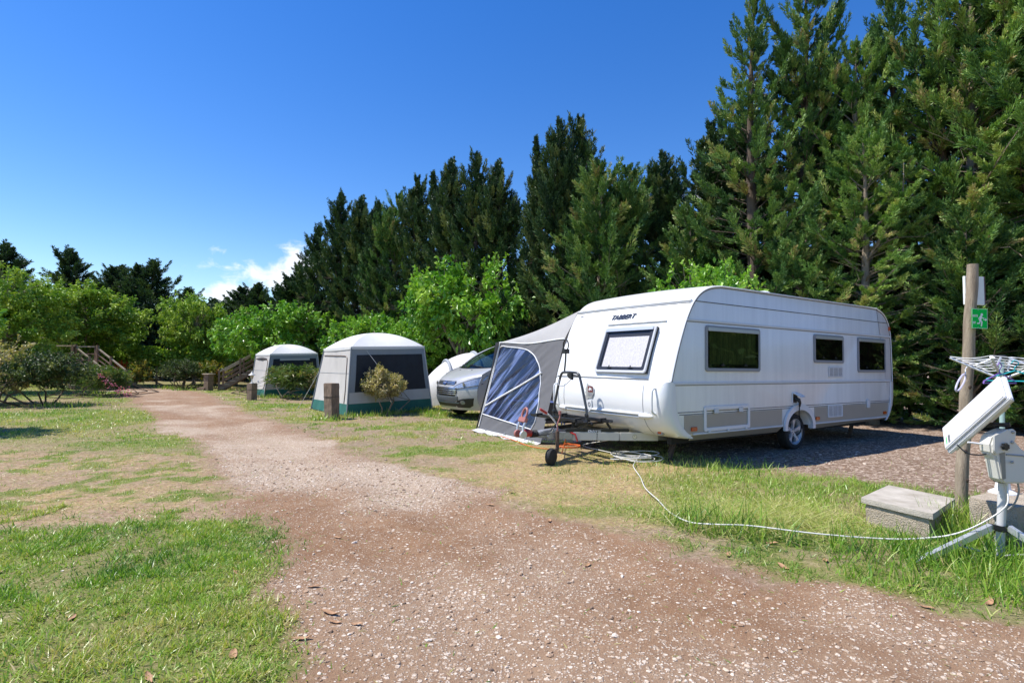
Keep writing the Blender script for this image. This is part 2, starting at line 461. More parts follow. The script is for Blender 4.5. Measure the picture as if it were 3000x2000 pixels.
def ground_material():
    m, nt, out = nodes_of('ground_surface')
    a1 = N(nt, 'ShaderNodeAttribute', attribute_name='cover'); a2 = N(nt, 'ShaderNodeAttribute', attribute_name='cover2')
    s1 = N(nt, 'ShaderNodeSeparateColor'); s2 = N(nt, 'ShaderNodeSeparateColor')
    L(nt, a1.outputs['Color'], s1.inputs[0]); L(nt, a2.outputs['Color'], s2.inputs[0])
    tc = N(nt, 'ShaderNodeTexCoord')
    def noise(sc, det=6, rough=.6):
        n = N(nt, 'ShaderNodeTexNoise', inp={'Scale': sc, 'Detail': float(det), 'Roughness': rough}); L(nt, tc.outputs['Object'], n.inputs['Vector']); return n.outputs['Fac']
    def rng(v, a, b, c=0.0, d=1.0):
        n = N(nt, 'ShaderNodeMapRange', inp={'From Min': a, 'From Max': b, 'To Min': c, 'To Max': d}); L(nt, v, n.inputs['Value']); return n.outputs[0]
    def mix(f, a, b):
        n = N(nt, 'ShaderNodeMix', data_type='RGBA')
        for s, q in (('Factor', f), ('A', a), ('B', b)):
            if isinstance(q, tuple): n.inputs[s].default_value = (*q, 1)
            elif isinstance(q, float): n.inputs[s].default_value = q
            else: L(nt, q, n.inputs[s])
        return n.outputs['Result']
    def mul(a, b):
        n = N(nt, 'ShaderNodeMath', operation='MULTIPLY')
        for i, q in enumerate((a, b)):
            if isinstance(q, float): n.inputs[i].default_value = q
            else: L(nt, q, n.inputs[i])
        return n.outputs[0]
    nf = noise(60, 8, .7); nm = noise(9, 6); nl = noise(1.7, 5)
    nd = noise(190, 4, .7)
    n30 = noise(30, 5, .8); n13 = noise(13, 6, .75)
    soil = mix(rng(nm, .3, .7), (.37, .25, .18), (.26, .17, .12))
    soil = mix(rng(nl, .45, .7), soil, (.33, .245, .20))
    soil = mix(rng(n13, .52, .64), soil, (.46, .345, .265))
    soil = mix(rng(n30, .51, .60), soil, (.155, .095, .06))
    soil = mix(rng(n13, .47, .38), soil, (.17, .15, .055))
    soil = mix(rng(nf, .55, .66), soil, (.52, .42, .35))
    soil = mix(rng(nd, .53, .64), soil, (.10, .06, .04))
    straw = mix(rng(nf, .40, .60), (.52, .36, .17), (.25, .15, .07))
    straw = mix(rng(nm, .4, .65), straw, (.40, .34, .13))
    straw = mix(rng(n30, .51, .60), straw, (.20, .12, .06))
    straw = mix(rng(n13, .54, .64), straw, (.62, .46, .25))
    ng = noise(26, 6, .75)
    grass = mix(rng(nm, .3, .7), (.145, .19, .040), (.215, .225, .065))
    grass = mix(rng(ng, .50, .66), grass, (.30, .235, .12))
    grass = mix(rng(ng, .50, .34), grass, (.085, .125, .022))
    grass = mix(rng(nd, .50, .66), grass, (.06, .075, .018))  # dark flecks in the colour stand for shaded turf between blades
    col = mix(mul(s1.outputs[1], rng(noise(28, 5), .25, .6)), soil, straw)
    col = mix(rng(s1.outputs[0], .1, .85), col, grass)
    # mulch: brown chips, some pale
    v1 = N(nt, 'ShaderNodeTexVoronoi', inp={'Scale': 26.0, 'Randomness': 1.0}); mpv = N(nt, 'ShaderNodeMapping'); mpv.inputs['Scale'].default_value = (1, 1.9, 1)
    L(nt, tc.outputs['Object'], mpv.inputs[0]); L(nt, mpv.outputs[0], v1.inputs['Vector'])
    sv = N(nt, 'ShaderNodeSeparateColor'); L(nt, v1.outputs['Color'], sv.inputs[0])
    mulch = mix(rng(nm, .3, .7), (.235, .16, .115), (.145, .095, .065))
    mulch = mix(rng(sv.outputs[0], .62, .9), mulch, (.52, .42, .34))
    mulch = mix(rng(nf, .5, .8), mulch, (.10, .06, .04))
    col = mix(s2.outputs[0], col, mulch)
    # gravel path: brown dirt with pale limestone chips
    dirt = mix(rng(nl, .35, .65), (.30, .178, .10), (.215, .118, .062))
    dirt = mix(rng(nm, .45, .75), dirt, (.34, .23, .145))
    dirt = mix(rng(nf, .50, .66), dirt, (.20, .10, .055))
    dirt = mix(rng(nd, .50, .64), dirt, (.13, .065, .035))
    v2 = N(nt, 'ShaderNodeTexVoronoi', inp={'Scale': 34.0}); L(nt, tc.outputs['Object'], v2.inputs['Vector'])
    v3 = N(nt, 'ShaderNodeTexVoronoi', inp={'Scale': 88.0}); L(nt, tc.outputs['Object'], v3.inputs['Vector'])
    c2 = N(nt, 'ShaderNodeSeparateColor'); L(nt, v2.outputs['Color'], c2.inputs[0])
    c3 = N(nt, 'ShaderNodeSeparateColor'); L(nt, v3.outputs['Color'], c3.inputs[0])
    pale = s2.outputs[1]
    def add(a, b):
        n = N(nt, 'ShaderNodeMath', operation='ADD', use_clamp=True); L(nt, a, n.inputs[0])
        if isinstance(b, float): n.inputs[1].default_value = b
        else: L(nt, b, n.inputs[1])
        return n.outputs[0]
    def sub(a, b):
        n = N(nt, 'ShaderNodeMath', operation='SUBTRACT'); L(nt, a, n.inputs[0]); L(nt, b, n.inputs[1]); return n.outputs[0]
    th = rng(pale, 0.0, 1.0, .95, .48)
    st2 = mul(rng(sub(c2.outputs[0], th), -.02, .04), rng(v2.outputs['Distance'], .50, .38))
    th3 = rng(pale, 0.0, 1.0, .88, .30)
    st3 = mul(rng(sub(c3.outputs[1], th3), -.02, .06), rng(v3.outputs['Distance'], .55, .40))
    stone = mix(c3.outputs[2], (.74, .64, .53), (.38, .27, .185))
    dusty = mix(mul(pale, .75), dirt, (.45, .345, .25))
    grav = mix(add(st2, st3), dusty, stone)
    col = mix(s1.outputs[2], col, grav)
    b = N(nt, 'ShaderNodeBsdfPrincipled', inp={'Roughness': .92, 'Specular IOR Level': .15})
    L(nt, col, b.inputs['Base Color'])
    h1 = N(nt, 'ShaderNodeMath', operation='MULTIPLY_ADD'); L(nt, add(st2, st3), h1.inputs[0]); L(nt, mul(s1.outputs[2], .55), h1.inputs[1]); L(nt, nf, h1.inputs[2])
    h2 = N(nt, 'ShaderNodeMath', operation='ADD'); L(nt, h1.outputs[0], h2.inputs[0]); L(nt, nm, h2.inputs[1])
    bp = N(nt, 'ShaderNodeBump', inp={'Strength': .75, 'Distance': .018}); L(nt, h2.outputs[0], bp.inputs['Height'])
    L(nt, bp.outputs[0], b.inputs['Normal'])
    L(nt, b.outputs[0], out.inputs[0])
    return m

def make_ground():
    def axis(parts):
        out = []
        for a, b, s in parts: out.append(np.arange(a, b, s))
        return np.concatenate(out)
    xs = axis([(-900,-100,200),(-100,-46,9),(-46,-20,.5),(-20,-9,.16),(-9,6.5,.06),(6.5,16,.16),(16,46,.6),(46,100,9),(100,901,200)])
    ys = axis([(-300,-20,70),(-20,1.4,.9),(1.4,10,.05),(10,26,.12),(26,50,.5),(50,110,6),(110,1500,170)])
    X, Y = np.meshgrid(xs, ys)
    x = X.ravel(); y = Y.ravel()
    g, s, p, mu, pa, n2 = masks(x, y)
    z = gz(x, y)
    V = np.stack([x, y, z], 1)
    nx = len(xs); ny = len(ys)
    i, j = np.meshgrid(np.arange(nx-1), np.arange(ny-1)); a = (j*nx+i).ravel()
    Q = np.stack([a, a+1, a+nx+1, a+nx], 1)
    fp = p[Q].mean(1) > .5
    m = ground_material()
    c1 = np.stack([g, s, p, np.ones_like(g)], 1); c2 = np.stack([mu, pa, n2, np.ones_like(g)], 1)
    for name, sel in (('ground', ~fp), ('gravel_path', fp)):
        q = Q[sel]; used, inv = np.unique(q, return_inverse=True)
        o = npmesh(name, V[used], inv.reshape(q.shape), m, attrs={'cover': c1[used], 'cover2': c2[used]}, smooth=True)
        tag(o, kind='structure')
        o['label'] = 'grass and bare earth of the campsite' if name == 'ground' else 'pale gravel track curving across the campsite'
make_ground()

# ================================================================== grass blades
RNG = np.random.default_rng(7)
grass_mat = leafmat('grass_blades', [(0, (.06, .15, .02)), (.3, (.20, .37, .04)), (.55, (.34, .47, .07)), (.78, (.50, .48, .18)), (1, (.62, .50, .28))], trans=.32, rough=.38, spec=.55)
def blades(px, py, ln, wd, lean, tint, curl=.5, z0=None):
    n = len(px)
    az = RNG.uniform(0, 2*PI, n); fa = RNG.uniform(0, 2*PI, n)
    z = (gz(px, py) if z0 is None else z0) - .004
    dx = np.cos(az); dy = np.sin(az); wx = -np.sin(az)*wd; wy = np.cos(az)*wd
    wx = np.cos(fa)*wd; wy = np.sin(fa)*wd
    P = []
    for t, wf in ((0, 1), (.55, .8), (1, .12)):
        h = ln*(t*np.cos(lean) - curl*lean*.25*t*t); o = ln*(np.sin(lean)*t*(1-curl*.3) + curl*.45*t*t*np.sin(np.clip(lean+.2, 0, 1.5)))
        h = np.maximum(h, .002)
        for sg in (-1, 1):
            P.append(np.stack([px+dx*o+sg*wx*wf/2, py+dy*o+sg*wy*wf/2, z+h], 1))
    V = np.stack(P, 1).reshape(-1, 3)
    b = (np.arange(n)*6)[:, None]
    Q = np.concatenate([b+np.array([[0,1,3,2]]), b+np.array([[2,3,5,4]])], 0)
    return V, Q, np.repeat(tint, 6)
def merge(parts):
    Vs = []; Qs = []; Ts = []; o = 0
    for V, Q, T in parts:
        Vs.append(V); Qs.append(Q+o); Ts.append(T); o += len(V)
    return np.concatenate(Vs), np.concatenate(Qs), np.concatenate(Ts)
def scatter(n, x0, x1, y0, y1, keep):
    x = RNG.uniform(x0, x1, n); y = RNG.uniform(y0, y1, n)
    k = keep(x, y) > RNG.uniform(0, 1, n)
    return x[k], y[k]
def gdens(x, y):
    g, s, p, mu, pa, n2 = masks(x, y)
    cl = fbm(x*7.5, y*7.5, 55, 3)
    return np.clip(g*(.30+1.0*n2), 0, 1)*(.25+.75*g)*(.55+.6*sstep(.36, .62, cl))
def in_view(x, y, mrg=.06):
    return (np.abs(x) < (.9375+mrg)*y+.3)
def make_grass():
    parts = []
    def zone(n, x0, x1, y0, y1, l0, l1, w0, w1):
        x, y = scatter(n, x0, x1, y0, y1, lambda x, y: gdens(x, y)*in_view(x, y))
        k = len(x); g, s, p, mu, pa, n2 = masks(x, y)
        patch = fbm(x*1.6, y*1.6, 91, 3)
        cl = fbm(x*7.5, y*7.5, 55, 3)
        ln = RNG.uniform(l0, l1, k)*(.45+.5*patch+.7*sstep(.4, .7, cl))
        patch2 = fbm(x*.7+9, y*.7, 92, 3)
        tint = np.clip(.36 + .75*(patch-.5) + .9*(patch2-.5) + .30*s + RNG.normal(0, .15, k) + .10*sstep(7, 12, y) + (RNG.uniform(0, 1, k) < .14)*.40, 0, 1)
        parts.append(blades(x, y, ln, RNG.uniform(w0, w1, k), np.abs(RNG.normal(.8, .38, k)).clip(0, 1.45), tint))
    zone(230000, -4.9, .2, 2.1, 5.2, .022, .062, .004, .0085)
    zone(150000, 1.0, 6.5, 2.5, 8.6, .022, .062, .004, .008)
    zone(260000, -9.5, 3.2, 5.0, 10.5, .018, .045, .004, .008)
    zone(170000, -16, 1.0, 9.5, 18, .03, .065, .009, .016)
    zone(90000, -28, -1, 17, 31, .035, .08, .016, .026)
    # straw litter on dry parts
    x, y = scatter(90000, -8, 4.2, 2.2, 11, lambda x, y: np.clip(masks(x, y)[1]*1.1, 0, 1)*in_view(x, y)*.75)
    k = len(x)
    parts.append(blades(x, y, RNG.uniform(.03, .08, k), RNG.uniform(.003, .007, k), RNG.uniform(1.1, 1.5, k), np.clip(RNG.normal(.88, .12, k), .5, 1), curl=.1))
    x, y = scatter(120000, -9, 4.5, 2.2, 11, lambda x, y: np.clip(1-.75*masks(x, y)[2], 0, 1)*in_view(x, y)*.6*sstep(.35, .6, fbm(x*5, y*5, 77, 3)))
    k = len(x)
    parts.append(blades(x, y, RNG.uniform(.02, .06, k), RNG.uniform(.004, .010, k), RNG.uniform(1.15, 1.52, k), np.clip(np.where(RNG.uniform(0, 1, k) < .45, RNG.normal(.86, .1, k), RNG.normal(.22, .12, k)), 0, 1), curl=.1))
    # cut hay lying left of the concrete box
    k = 7000
    x = RNG.normal(2.35, .42, k); y = RNG.normal(5.0, .30, k)
    parts.append(blades(x, y, RNG.uniform(.08, .2, k), RNG.uniform(.003, .006, k), RNG.uniform(1.0, 1.45, k), np.clip(RNG.normal(.74, .13, k), .3, 1), curl=.2, z0=gz(x, y)+RNG.uniform(0, .05, k)))
    V, Q, T = merge(parts)
    o = npmesh('lawn_grass', V, Q, grass_mat, attrs={'tint': T})
    tag(o, 'short green and straw coloured grass covering the lawns', 'grass', kind='stuff')
    # tall tufts
    tufts = []
    def tuft(cx, cy, rad, n, l0, l1, tn=.25, lean=.45, w=(.005, .011)):
        n = int(n*(.55 if cy < 5.3 else .40)); l0, l1 = (l0*.8, l1*.82) if cy < 5.3 else (l0*.7, l1*.62); a = RNG.uniform(0, 2*PI, n); r = rad*np.sqrt(RNG.uniform(0, 1, n))*1.15
        x = cx+r*np.cos(a); y = cy+r*np.sin(a)
        tufts.append(blades(x, y, RNG.uniform(l0, l1, n), RNG.uniform(w[0], w[1], n), np.abs(RNG.normal(lean, .3, n)).clip(0, 1.3), np.clip(RNG.normal(tn+.06, .16, n)+(RNG.uniform(0, 1, n) < .12)*.4, 0, 1), curl=.8))
    for (cx, cy, rad, n, l0, l1, tn) in (
        (1.75, 4.75, .30, 420, .12, .40, .10), (2.05, 4.55, .25, 260, .12, .36, .12), (1.45, 4.95, .2, 120, .1, .28, .2),
        (2.75, 4.12, .30, 420, .10, .32, .18), (3.15, 4.02, .30, 420, .10, .34, .15), (3.45, 3.95, .3, 420, .12, .36, .2), (3.75, 3.92, .3, 420, .12, .38, .22),
        (3.3, 3.62, .35, 420, .08, .26, .2), (2.85, 3.55, .3, 300, .07, .22, .3), (3.62, 3.35, .3, 300, .08, .26, .25), (2.45, 3.75, .25, 220, .06, .18, .35), (3.1, 3.2, .25, 160, .06, .2, .35),
        (3.62, 4.55, .16, 240, .18, .46, .3), (3.9, 4.72, .14, 170, .15, .40, .35), (3.70, 4.28, .12, 150, .12, .34, .3),
        (4.15, 5.15, .22, 260, .15, .42, .28), (4.36, 5.18, .18, 200, .15, .4, .3), (4.0, 5.3, .2, 150, .1, .34, .35),
        (2.6, 6.4, .7, 700, .08, .26, .42), (3.3, 6.1, .7, 700, .08, .26, .42), (4.0, 5.9, .6, 600, .08, .26, .45), (1.9, 6.6, .5, 320, .06, .2, .5), (2.9, 5.6, .6, 420, .06, .2, .5),
        (2.3, 7.5, .5, 380, .08, .26, .3), (3.2, 7.55, .5, 380, .08, .26, .3), (1.6, 7.7, .3, 120, .08, .2, .3), (2.75, 7.35, .35, 260, .1, .3, .45),
        (.72, 7.25, .28, 160, .04, .12, .2), (.55, 7.1, .2, 110, .04, .1, .2)):
        tuft(cx, cy, rad, n, l0, l1, tn)
    for (cx, cy) in ((-3.9, 14.2), (-3.5, 14.9), (-3.1, 15.2), (-2.8, 15.9), (-2.4, 15.8), (-3.4, 14.6), (-4.2, 13.95), (-4.7, 13.5), (-4.35, 13.2), (-2.2, 15.4), (-2.0, 14.9), (-1.9, 14.5)):
        tuft(cx, cy, .35, 220, .1, .34, .4, w=(.012, .022))
    for (cx, cy) in ((-8.9, 21), (-8.4, 21.4), (-9.3, 20.9), (-13.2, 15.9), (-12.6, 16.1), (-15.3, 25.6), (-16.4, 26.6), (-13.2, 27.0), (-16.6, 22), (-16.2, 22.4), (-17.4, 27.5), (-12.4, 26.6), (-11.7, 25.8)):
        tuft(cx, cy, .5, 200, .12, .36, .35, w=(.016, .03))
    V, Q, T = merge(tufts)
    o = npmesh('tall_grass', V, Q, grass_mat, attrs={'tint': T})
    tag(o, 'tall dark green grass growing round the concrete blocks and tents', 'grass', kind='stuff')
make_grass()

def make_pebbles():
    # low ico stones, only where the track is close enough to see them
    t = (1+5**.5)/2
    iv = np.array([(-1,t,0),(1,t,0),(-1,-t,0),(1,-t,0),(0,-1,t),(0,1,t),(0,-1,-t),(0,1,-t),(t,0,-1),(t,0,1),(-t,0,-1),(-t,0,1)])/math.sqrt(1+t*t)
    it = np.array([(0,11,5),(0,5,1),(0,1,7),(0,7,10),(0,10,11),(1,5,9),(5,11,4),(11,10,2),(10,7,6),(7,1,8),(3,9,4),(3,4,2),(3,2,6),(3,6,8),(3,8,9),(4,9,5),(2,4,11),(6,2,10),(8,6,7),(9,8,1)])
    def keep(x, y):
        g, s, p, mu, pa, n2 = masks(x, y)
        return np.clip(p*(.12+.95*pa)+.012*s, 0, 1)*in_view(x, y)*np.clip(1.25-.20*(y-2.2), .05, 1)
    x, y = scatter(190000, -5, 6, 2.1, 9, keep)
    x2, y2 = scatter(9000, 2.5, 9, 6.0, 12, lambda x, y: masks(x, y)[3]*.55*in_view(x, y))
    x = np.concatenate([x, x2]); y = np.concatenate([y, y2])
    n = len(x)
    s = np.clip(np.exp(RNG.normal(math.log(.0038), .52, n)), 0.0025, .015)*(1+.07*np.clip(y-3, 0, 5))
    a = RNG.uniform(0, 2*PI, n)
    V = iv[None]*RNG.uniform(.72, 1.25, (n, 12, 1))*s[:, None, None]*np.stack([RNG.uniform(.9, 1.6, n), RNG.uniform(.7, 1.1, n), RNG.uniform(.4, .75, n)], 1)[:, None, :]
    X = V[..., 0]*np.cos(a)[:, None]-V[..., 1]*np.sin(a)[:, None]; Y = V[..., 0]*np.sin(a)[:, None]+V[..., 1]*np.cos(a)[:, None]
    W = np.stack([X+x[:, None], Y+y[:, None], V[..., 2]+(gz(x, y)+s*.18)[:, None]], 2).reshape(-1, 3)
    Q = (it[None]+(np.arange(n)*12)[:, None, None]).reshape(-1, 3)
    T = np.repeat(np.clip(RNG.beta(2.2, 2.0, n), 0, 1), 12)
    m, nt, out = nodes_of('limestone_chips')
    at = N(nt, 'ShaderNodeAttribute', attribute_name='tint'); cr = N(nt, 'ShaderNodeValToRGB')
    el = cr.color_ramp.elements; el.new(.4); el.new(.75)
    for e, (p, c) in zip(el, ((0, (.14, .10, .08)), (.4, (.34, .225, .145)), (.7, (.55, .44, .335)), (1, (.84, .755, .65)))):
        e.position = p; e.color = (*c, 1)
    b = N(nt, 'ShaderNodeBsdfPrincipled', inp={'Roughness': .85, 'Specular IOR Level': .25})
    L(nt, at.outputs['Fac'], cr.inputs[0]); L(nt, cr.outputs[0], b.inputs['Base Color']); L(nt, b.outputs[0], out.inputs[0])
    o = npmesh('gravel_stones', W, Q, m, attrs={'tint': T})
    tag(o, 'loose white and brown stones strewn over the gravel track', 'gravel', kind='stuff')
make_pebbles()

def make_fallen_leaves():
    m = pm('dry_leaf', (.48, .27, .14), .7, var=.5, vs=30)
    b = MB()
    def f(u, v):
        w = .017*math.sin(PI*min(max(u, .02), .98))**.8
        return ((u-.5)*.105, (v-.5)*2*w, .004*(u-.5)**2*4 + .005*abs(v-.5)*2 + .004*math.sin(u*7))
    b.grid(f, 8, 4)
    proto = b.build('fallen_leaf', m, fix=False, smooth=60)
    tag(proto, 'dry brown fallen leaf lying on the grass or gravel', 'leaf', 'dry leaves scattered over the ground')
    spots = [(-1.55, 2.42), (-2.1, 3.05), (-2.35, 3.0), (-2.95, 3.15), (-1.75, 3.6), (-1.2, 3.4), (-1.02, 2.75), (-1.28, 2.6), (-.92, 2.95), (-.80, 2.93), (-1.35, 4.35), (.02, 5.9), (.35, 4.9), (.55, 3.9), (-.2, 5.4), (1.62, 4.1), (2.05, 4.35), (2.25, 3.95), (1.9, 3.85), (2.55, 3.5), (2.85, 3.3), (2.4, 3.2), (-3.3, 3.6), (-.98, 3.05)]
    for i, (x, y) in enumerate(spots):
        o = proto if i == 0 else proto.copy()
        if i: COL.objects.link(o)
        s = RNG.uniform(.7, 1.15)
        o.scale = (s, s, s)
        o.location = (x, y, gz1(x, y)+.006); o.rotation_euler = (RNG.uniform(-.12, .12), RNG.uniform(-.1, .1), RNG.uniform(0, 6.28))
make_fallen_leaves()
# ================================================================== caravan
CV = (4.834, 9.277, 0.0); CVR = math.atan2(.557, .83)
def cw(s, a, z):
    """caravan coordinates -> world"""
    c, n = math.cos(CVR), math.sin(CVR)
    return (CV[0]+c*s-n*a, CV[1]+n*s+c*a, CV[2]+z)
white_paint = pm('white_paint', (.88, .88, .855), .25, coat=.2, var=.13, vs=2.4, stretch=(2.5, 2.5, .2))
white_gel = pm('white_gelcoat', (.79, .80, .81), .2, coat=.5, var=.03, vs=2)
beige_band = pm('beige_band', (.43, .385, .315), .35, coat=.1, var=.06, vs=3)
grey_plastic = pm('grey_plastic', (.30, .31, .33), .4)
pale_plastic = pm('pale_plastic', (.70, .71, .72), .38)
black_plastic = pm('black_plastic', (.018, .019, .021), .42)
black_metal = pm('black_metal', (.022, .023, .026), .35, metal=.2)
rubber = pm('rubber', (.022, .022, .023), .75, var=.3, vs=30, bump=.2, bs=200)
alloy = pm('alloy_rim', (.62, .63, .65), .32, metal=.25, coat=.3)
alu = pm('aluminium', (.66, .67, .69), .35, metal=.6)
galv = pm('galvanised_steel', (.42, .43, .44), .42, metal=.6, var=.3, vs=30)
dark_under = pm('underfloor', (.03, .03, .032), .9)
red_plastic = pm('red_plastic', (.40, .03, .025), .4)
faded_red = pm('faded_red', (.36, .14, .12), .5)
amber = pm('amber_lens', (.55, .10, .02), .2, coat=.5)
rusty = pm('rusty_steel', (.13, .085, .06), .8, var=.5, vs=40, bump=.2)
dark_line = pm('dark_line', (.10, .105, .11), .5)

PROF = [(-3.02,.40),(-3.17,.55),(-3.22,.80),(-3.225,1.02),(-3.21,1.18),(-3.09,1.56),(-2.94,1.94),(-2.83,2.16),(-2.71,2.335),(-2.56,2.465),(-2.37,2.55),(-2.13,2.593),(-1.8,2.603),(0,2.605),(2.72,2.61),(3.02,2.593),(3.26,2.53),(3.43,2.42),(3.55,2.25),(3.615,2.02),(3.645,1.6),(3.655,1.15),(3.62,.78),(3.54,.52),(3.40,.395)]
PROF_F = [tuple(p)[:2] for p in spline([(s, z, 0) for s, z in PROF], 6)][:13*6]
def front_s(z):
    for (s0, z0), (s1, z1) in zip(PROF_F[:-1], PROF_F[1:]):
        if z0 <= z <= z1: return s0+(s1-s0)*(z-z0)/(z1-z0)
    return PROF[0][0]
WID = 2.48
def bulge(a): return .06*(1-((a-WID/2)/(WID/2))**2)

def make_caravan():
    root = thing('caravan', 'white touring caravan with beige lower band parked on the grass', 'caravan', CV, CVR)
    # ---- shell
    up = [tuple(p)[:2] for p in spline([(s, z, 0) for s, z in PROF], 4)]
    arc = [(.05+.385*math.cos(R(t)), .40+.27*math.sin(R(t))) for t in range(0, 181, 12)]
    prof = up + [(.6, .395)] + arc + [(-.5, .40), (-2.9, .40)]
    n = len(prof)
    P2 = [Vector(p) for p in prof]
    nrm = []
    for i in range(n):
        t = (P2[(i+1) % n]-P2[i-1]); q = Vector((-t.y, t.x)); q.normalize(); nrm.append(q)
    def ring(a, inset):
        out = []
        k = 1-((a-WID/2)/(WID/2))**2
        for p, q in zip(P2, nrm):
            s, z = p.x - q.x*inset, p.y - q.y*inset
            if z > 2.3 and -2.9 < s < 3.5: z += .03*k*min(1, (z-2.3)/.2)
            if s < -2.2: s -= .06*k*min(1, (-2.2-s)/.5)
            out.append((s, a, z))
        return out
    # orientation of nrm: make it outward
    cen = Vector((.2, 1.5))
    if sum((p-cen).dot(q) for p, q in zip(P2, nrm)) < 0: nrm = [-q for q in nrm]
    b = MB()
    st = [(0, .035), (.012, .012), (.035, 0), (.4, 0), (.8, 0), (WID/2, 0), (1.7, 0), (2.1, 0), (WID-.035, 0), (WID-.012, .012), (WID, .035)]
    vs = []
    for a, ins in st: vs += ring(a, ins)
    fs = []
    for k in range(len(st)-1):
        for i in range(n):
            j = (i+1) % n
            fs.append((k*n+i, k*n+j, (k+1)*n+j, (k+1)*n+i))
    fs.append(tuple(range(n))); fs.append(tuple((len(st)-1)*n+i for i in reversed(range(n))))
    b.add(vs, fs)
    b.build('body', white_paint, root, smooth=32)
    # ---- edge trim along the near and far profile
    for a in (-.004, WID+.004):
        tr = MB(); pts = [(p.x-q.x*.018, a, p.y-q.y*.018) for p, q in list(zip(P2, nrm))[16:len(up)-8]]
        tr.tube(pts, .013, 6)
        tr.build('edge_trim', pale_plastic, root, smooth=60)
        tr = MB(); pts = [(p.x-q.x*.040, a, p.y-q.y*.040) for p, q in list(zip(P2, nrm))[16:len(up)-8]]
        tr.tube(pts, .0055, 5)
        tr.build('trim_seal', dark_line, root, smooth=60)
    # ---- mouldings on the near side
    def strip(name, s0, s1, z0, z1, mat, d=.010, z0b=None, z1b=None):
        q = MB()
        zz0 = z0 if z0b is None else z0b; zz1 = z1 if z1b is None else z1b
        q.add([(s0,.002,z0),(s1,.002,zz0),(s1,.002,zz1),(s0,.002,z1),(s0,-d,z0),(s1,-d,zz0),(s1,-d,zz1),(s0,-d,z1)],
              [(0,1,2,3),(4,7,6,5),(0,4,5,1),(1,5,6,2),(2,6,7,3),(3,7,4,0)])
        return q.build(name, mat, root, bev=min(.004, d*.35))
    strip('roof_moulding', -2.66, 3.50, 2.318, 2.330, dark_line, .006)
    strip('eaves_moulding', -2.86, 3.60, 2.030, 2.062, pale_plastic, .014)
    strip('eaves_seal', -2.86, 3.60, 2.016, 2.0285, grey_plastic, .006)
    strip('belt_moulding', -3.16, 3.56, 1.128, 1.160, pale_plastic, .018)
    strip('belt_seal', -3.16, 3.56, 1.114, 1.1265, grey_plastic, .007)
    strip('upper_stripe', -3.05, 3.52, .738, .748, dark_line, .005)
    strip('lower_stripe', -3.02, 3.50, .706, .716, dark_line, .005)
    strip('lower_band', -2.92, -.46, .436, .700, beige_band, .006)
    strip('lower_band', .56, 3.44, .425, .700, beige_band, .006)
    strip('skirt_moulding', -2.74, -.46, .420, .444, pale_plastic, .022)
    strip('skirt_moulding', .56, 3.34, .408, .432, pale_plastic, .022)
    sk = MB()
    for s0, s1, e0, e1 in ((-2.7, -.46, .33, .32), (.56, 3.3, .32, .375)):
        sk.add([(s0,.0,.418),(s1,.0,.408),(s1,.09,e1),(s0,.09,e0)], [(0,1,2,3)])
    sk.build('skirt', beige_band, root, solid=.01)
    # ---- nose moulding (lower front with rounded corners)
    zs = [1.172, 1.165, 1.13, 1.0, .85, .72, .62, .54, .47, .42, .385, .375]
    sF = [-3.225, -3.255, -3.29, -3.315, -3.318, -3.305, -3.27, -3.22, -3.15, -3.07, -2.98, -2.92]
    s0 = [-3.17, -3.15, -3.12, -3.105, -3.10, -3.09, -3.04, -2.97, -2.88, -2.80, -2.75, -2.74]
    rows = []
    for z, f, e in zip(zs, sF, s0):
        o = .016 if z < 1.168 else .004
        rc = min(.15, e-f-.005)
        row = [(e, -o+.012, z), (e, -o, z)]
        for k in range(7):
            t = R(90*k/6); row.append((f+rc-rc*math.sin(t), -o+rc-rc*math.cos(t), z))
        for k in range(1, 14):
            a = -o+rc + (WID+2*o-2*rc)*k/14; row.append((f-bulge(a)*.9, a, z))
        for k in range(7):
            t = R(90*k/6); row.append((f+rc-rc*math.cos(t), WID+o-rc+rc*math.sin(t), z))
        row += [(e, WID+o, z), (e, WID+o-.012, z)]
        # blend bulge into corners smoothly
        rows.append([(x - (bulge(min(max(y, 0), WID))*.9 if 2 <= i < 9 or 22 <= i < 29 else 0)*max(0, 1-(x-f)/rc), y, zz) for i, (x, y, zz) in enumerate(row)])
    b = MB(); m = len(rows[0])
    b.add([p for r_ in rows for p in r_], [(i*m+j, i*m+j+1, (i+1)*m+j+1, (i+1)*m+j) for i in range(len(rows)-1) for j in range(m-1)])
    b.build('front_panel', white_gel, root, smooth=40)
    def nose(z, a, off=0.0):
        zz = zs[::-1]; ff = sF[::-1]
        s = float(np.interp(z, zz, ff))
        return (s - bulge(min(max(a, 0), WID))*.9 - off, a, z)
    for a in (.37, WID-.37):
        q = MB(); q.tube([nose(z, a, .001) for z in (1.12, 1.0, .85, .72, .62, .54, .47, .42)], .0045, 5)
        q.build('panel_seam', grey_plastic, root)
    q = MB(); q.tube([(front_s(1.195)-bulge(a)*.95-.004, a, 1.195) for a in np.linspace(.36, WID-.03, 12)], .009, 6)
    q.build('panel_gap', dark_line, root)
    # locker lid rails with end caps
    for z, r in ((.705, .020), (.662, .017)):
        q = MB(); q.tube([nose(z, a, .010) for a in np.linspace(.44, WID-.44, 12)], r, 8)
        q.build('locker_rail', pale_plastic, root, smooth=60)
    for a0, a1 in ((.43, .21), (WID-.43, WID-.21)):
        q = MB(); q.tube([nose(.683, a0+(a1-a0)*t, .004) for t in (0, .35, .7, .9, 1)], [.042, .042, .034, .022, .006], 10)
        q.build('rail_end_cap', white_gel, root, smooth=60)
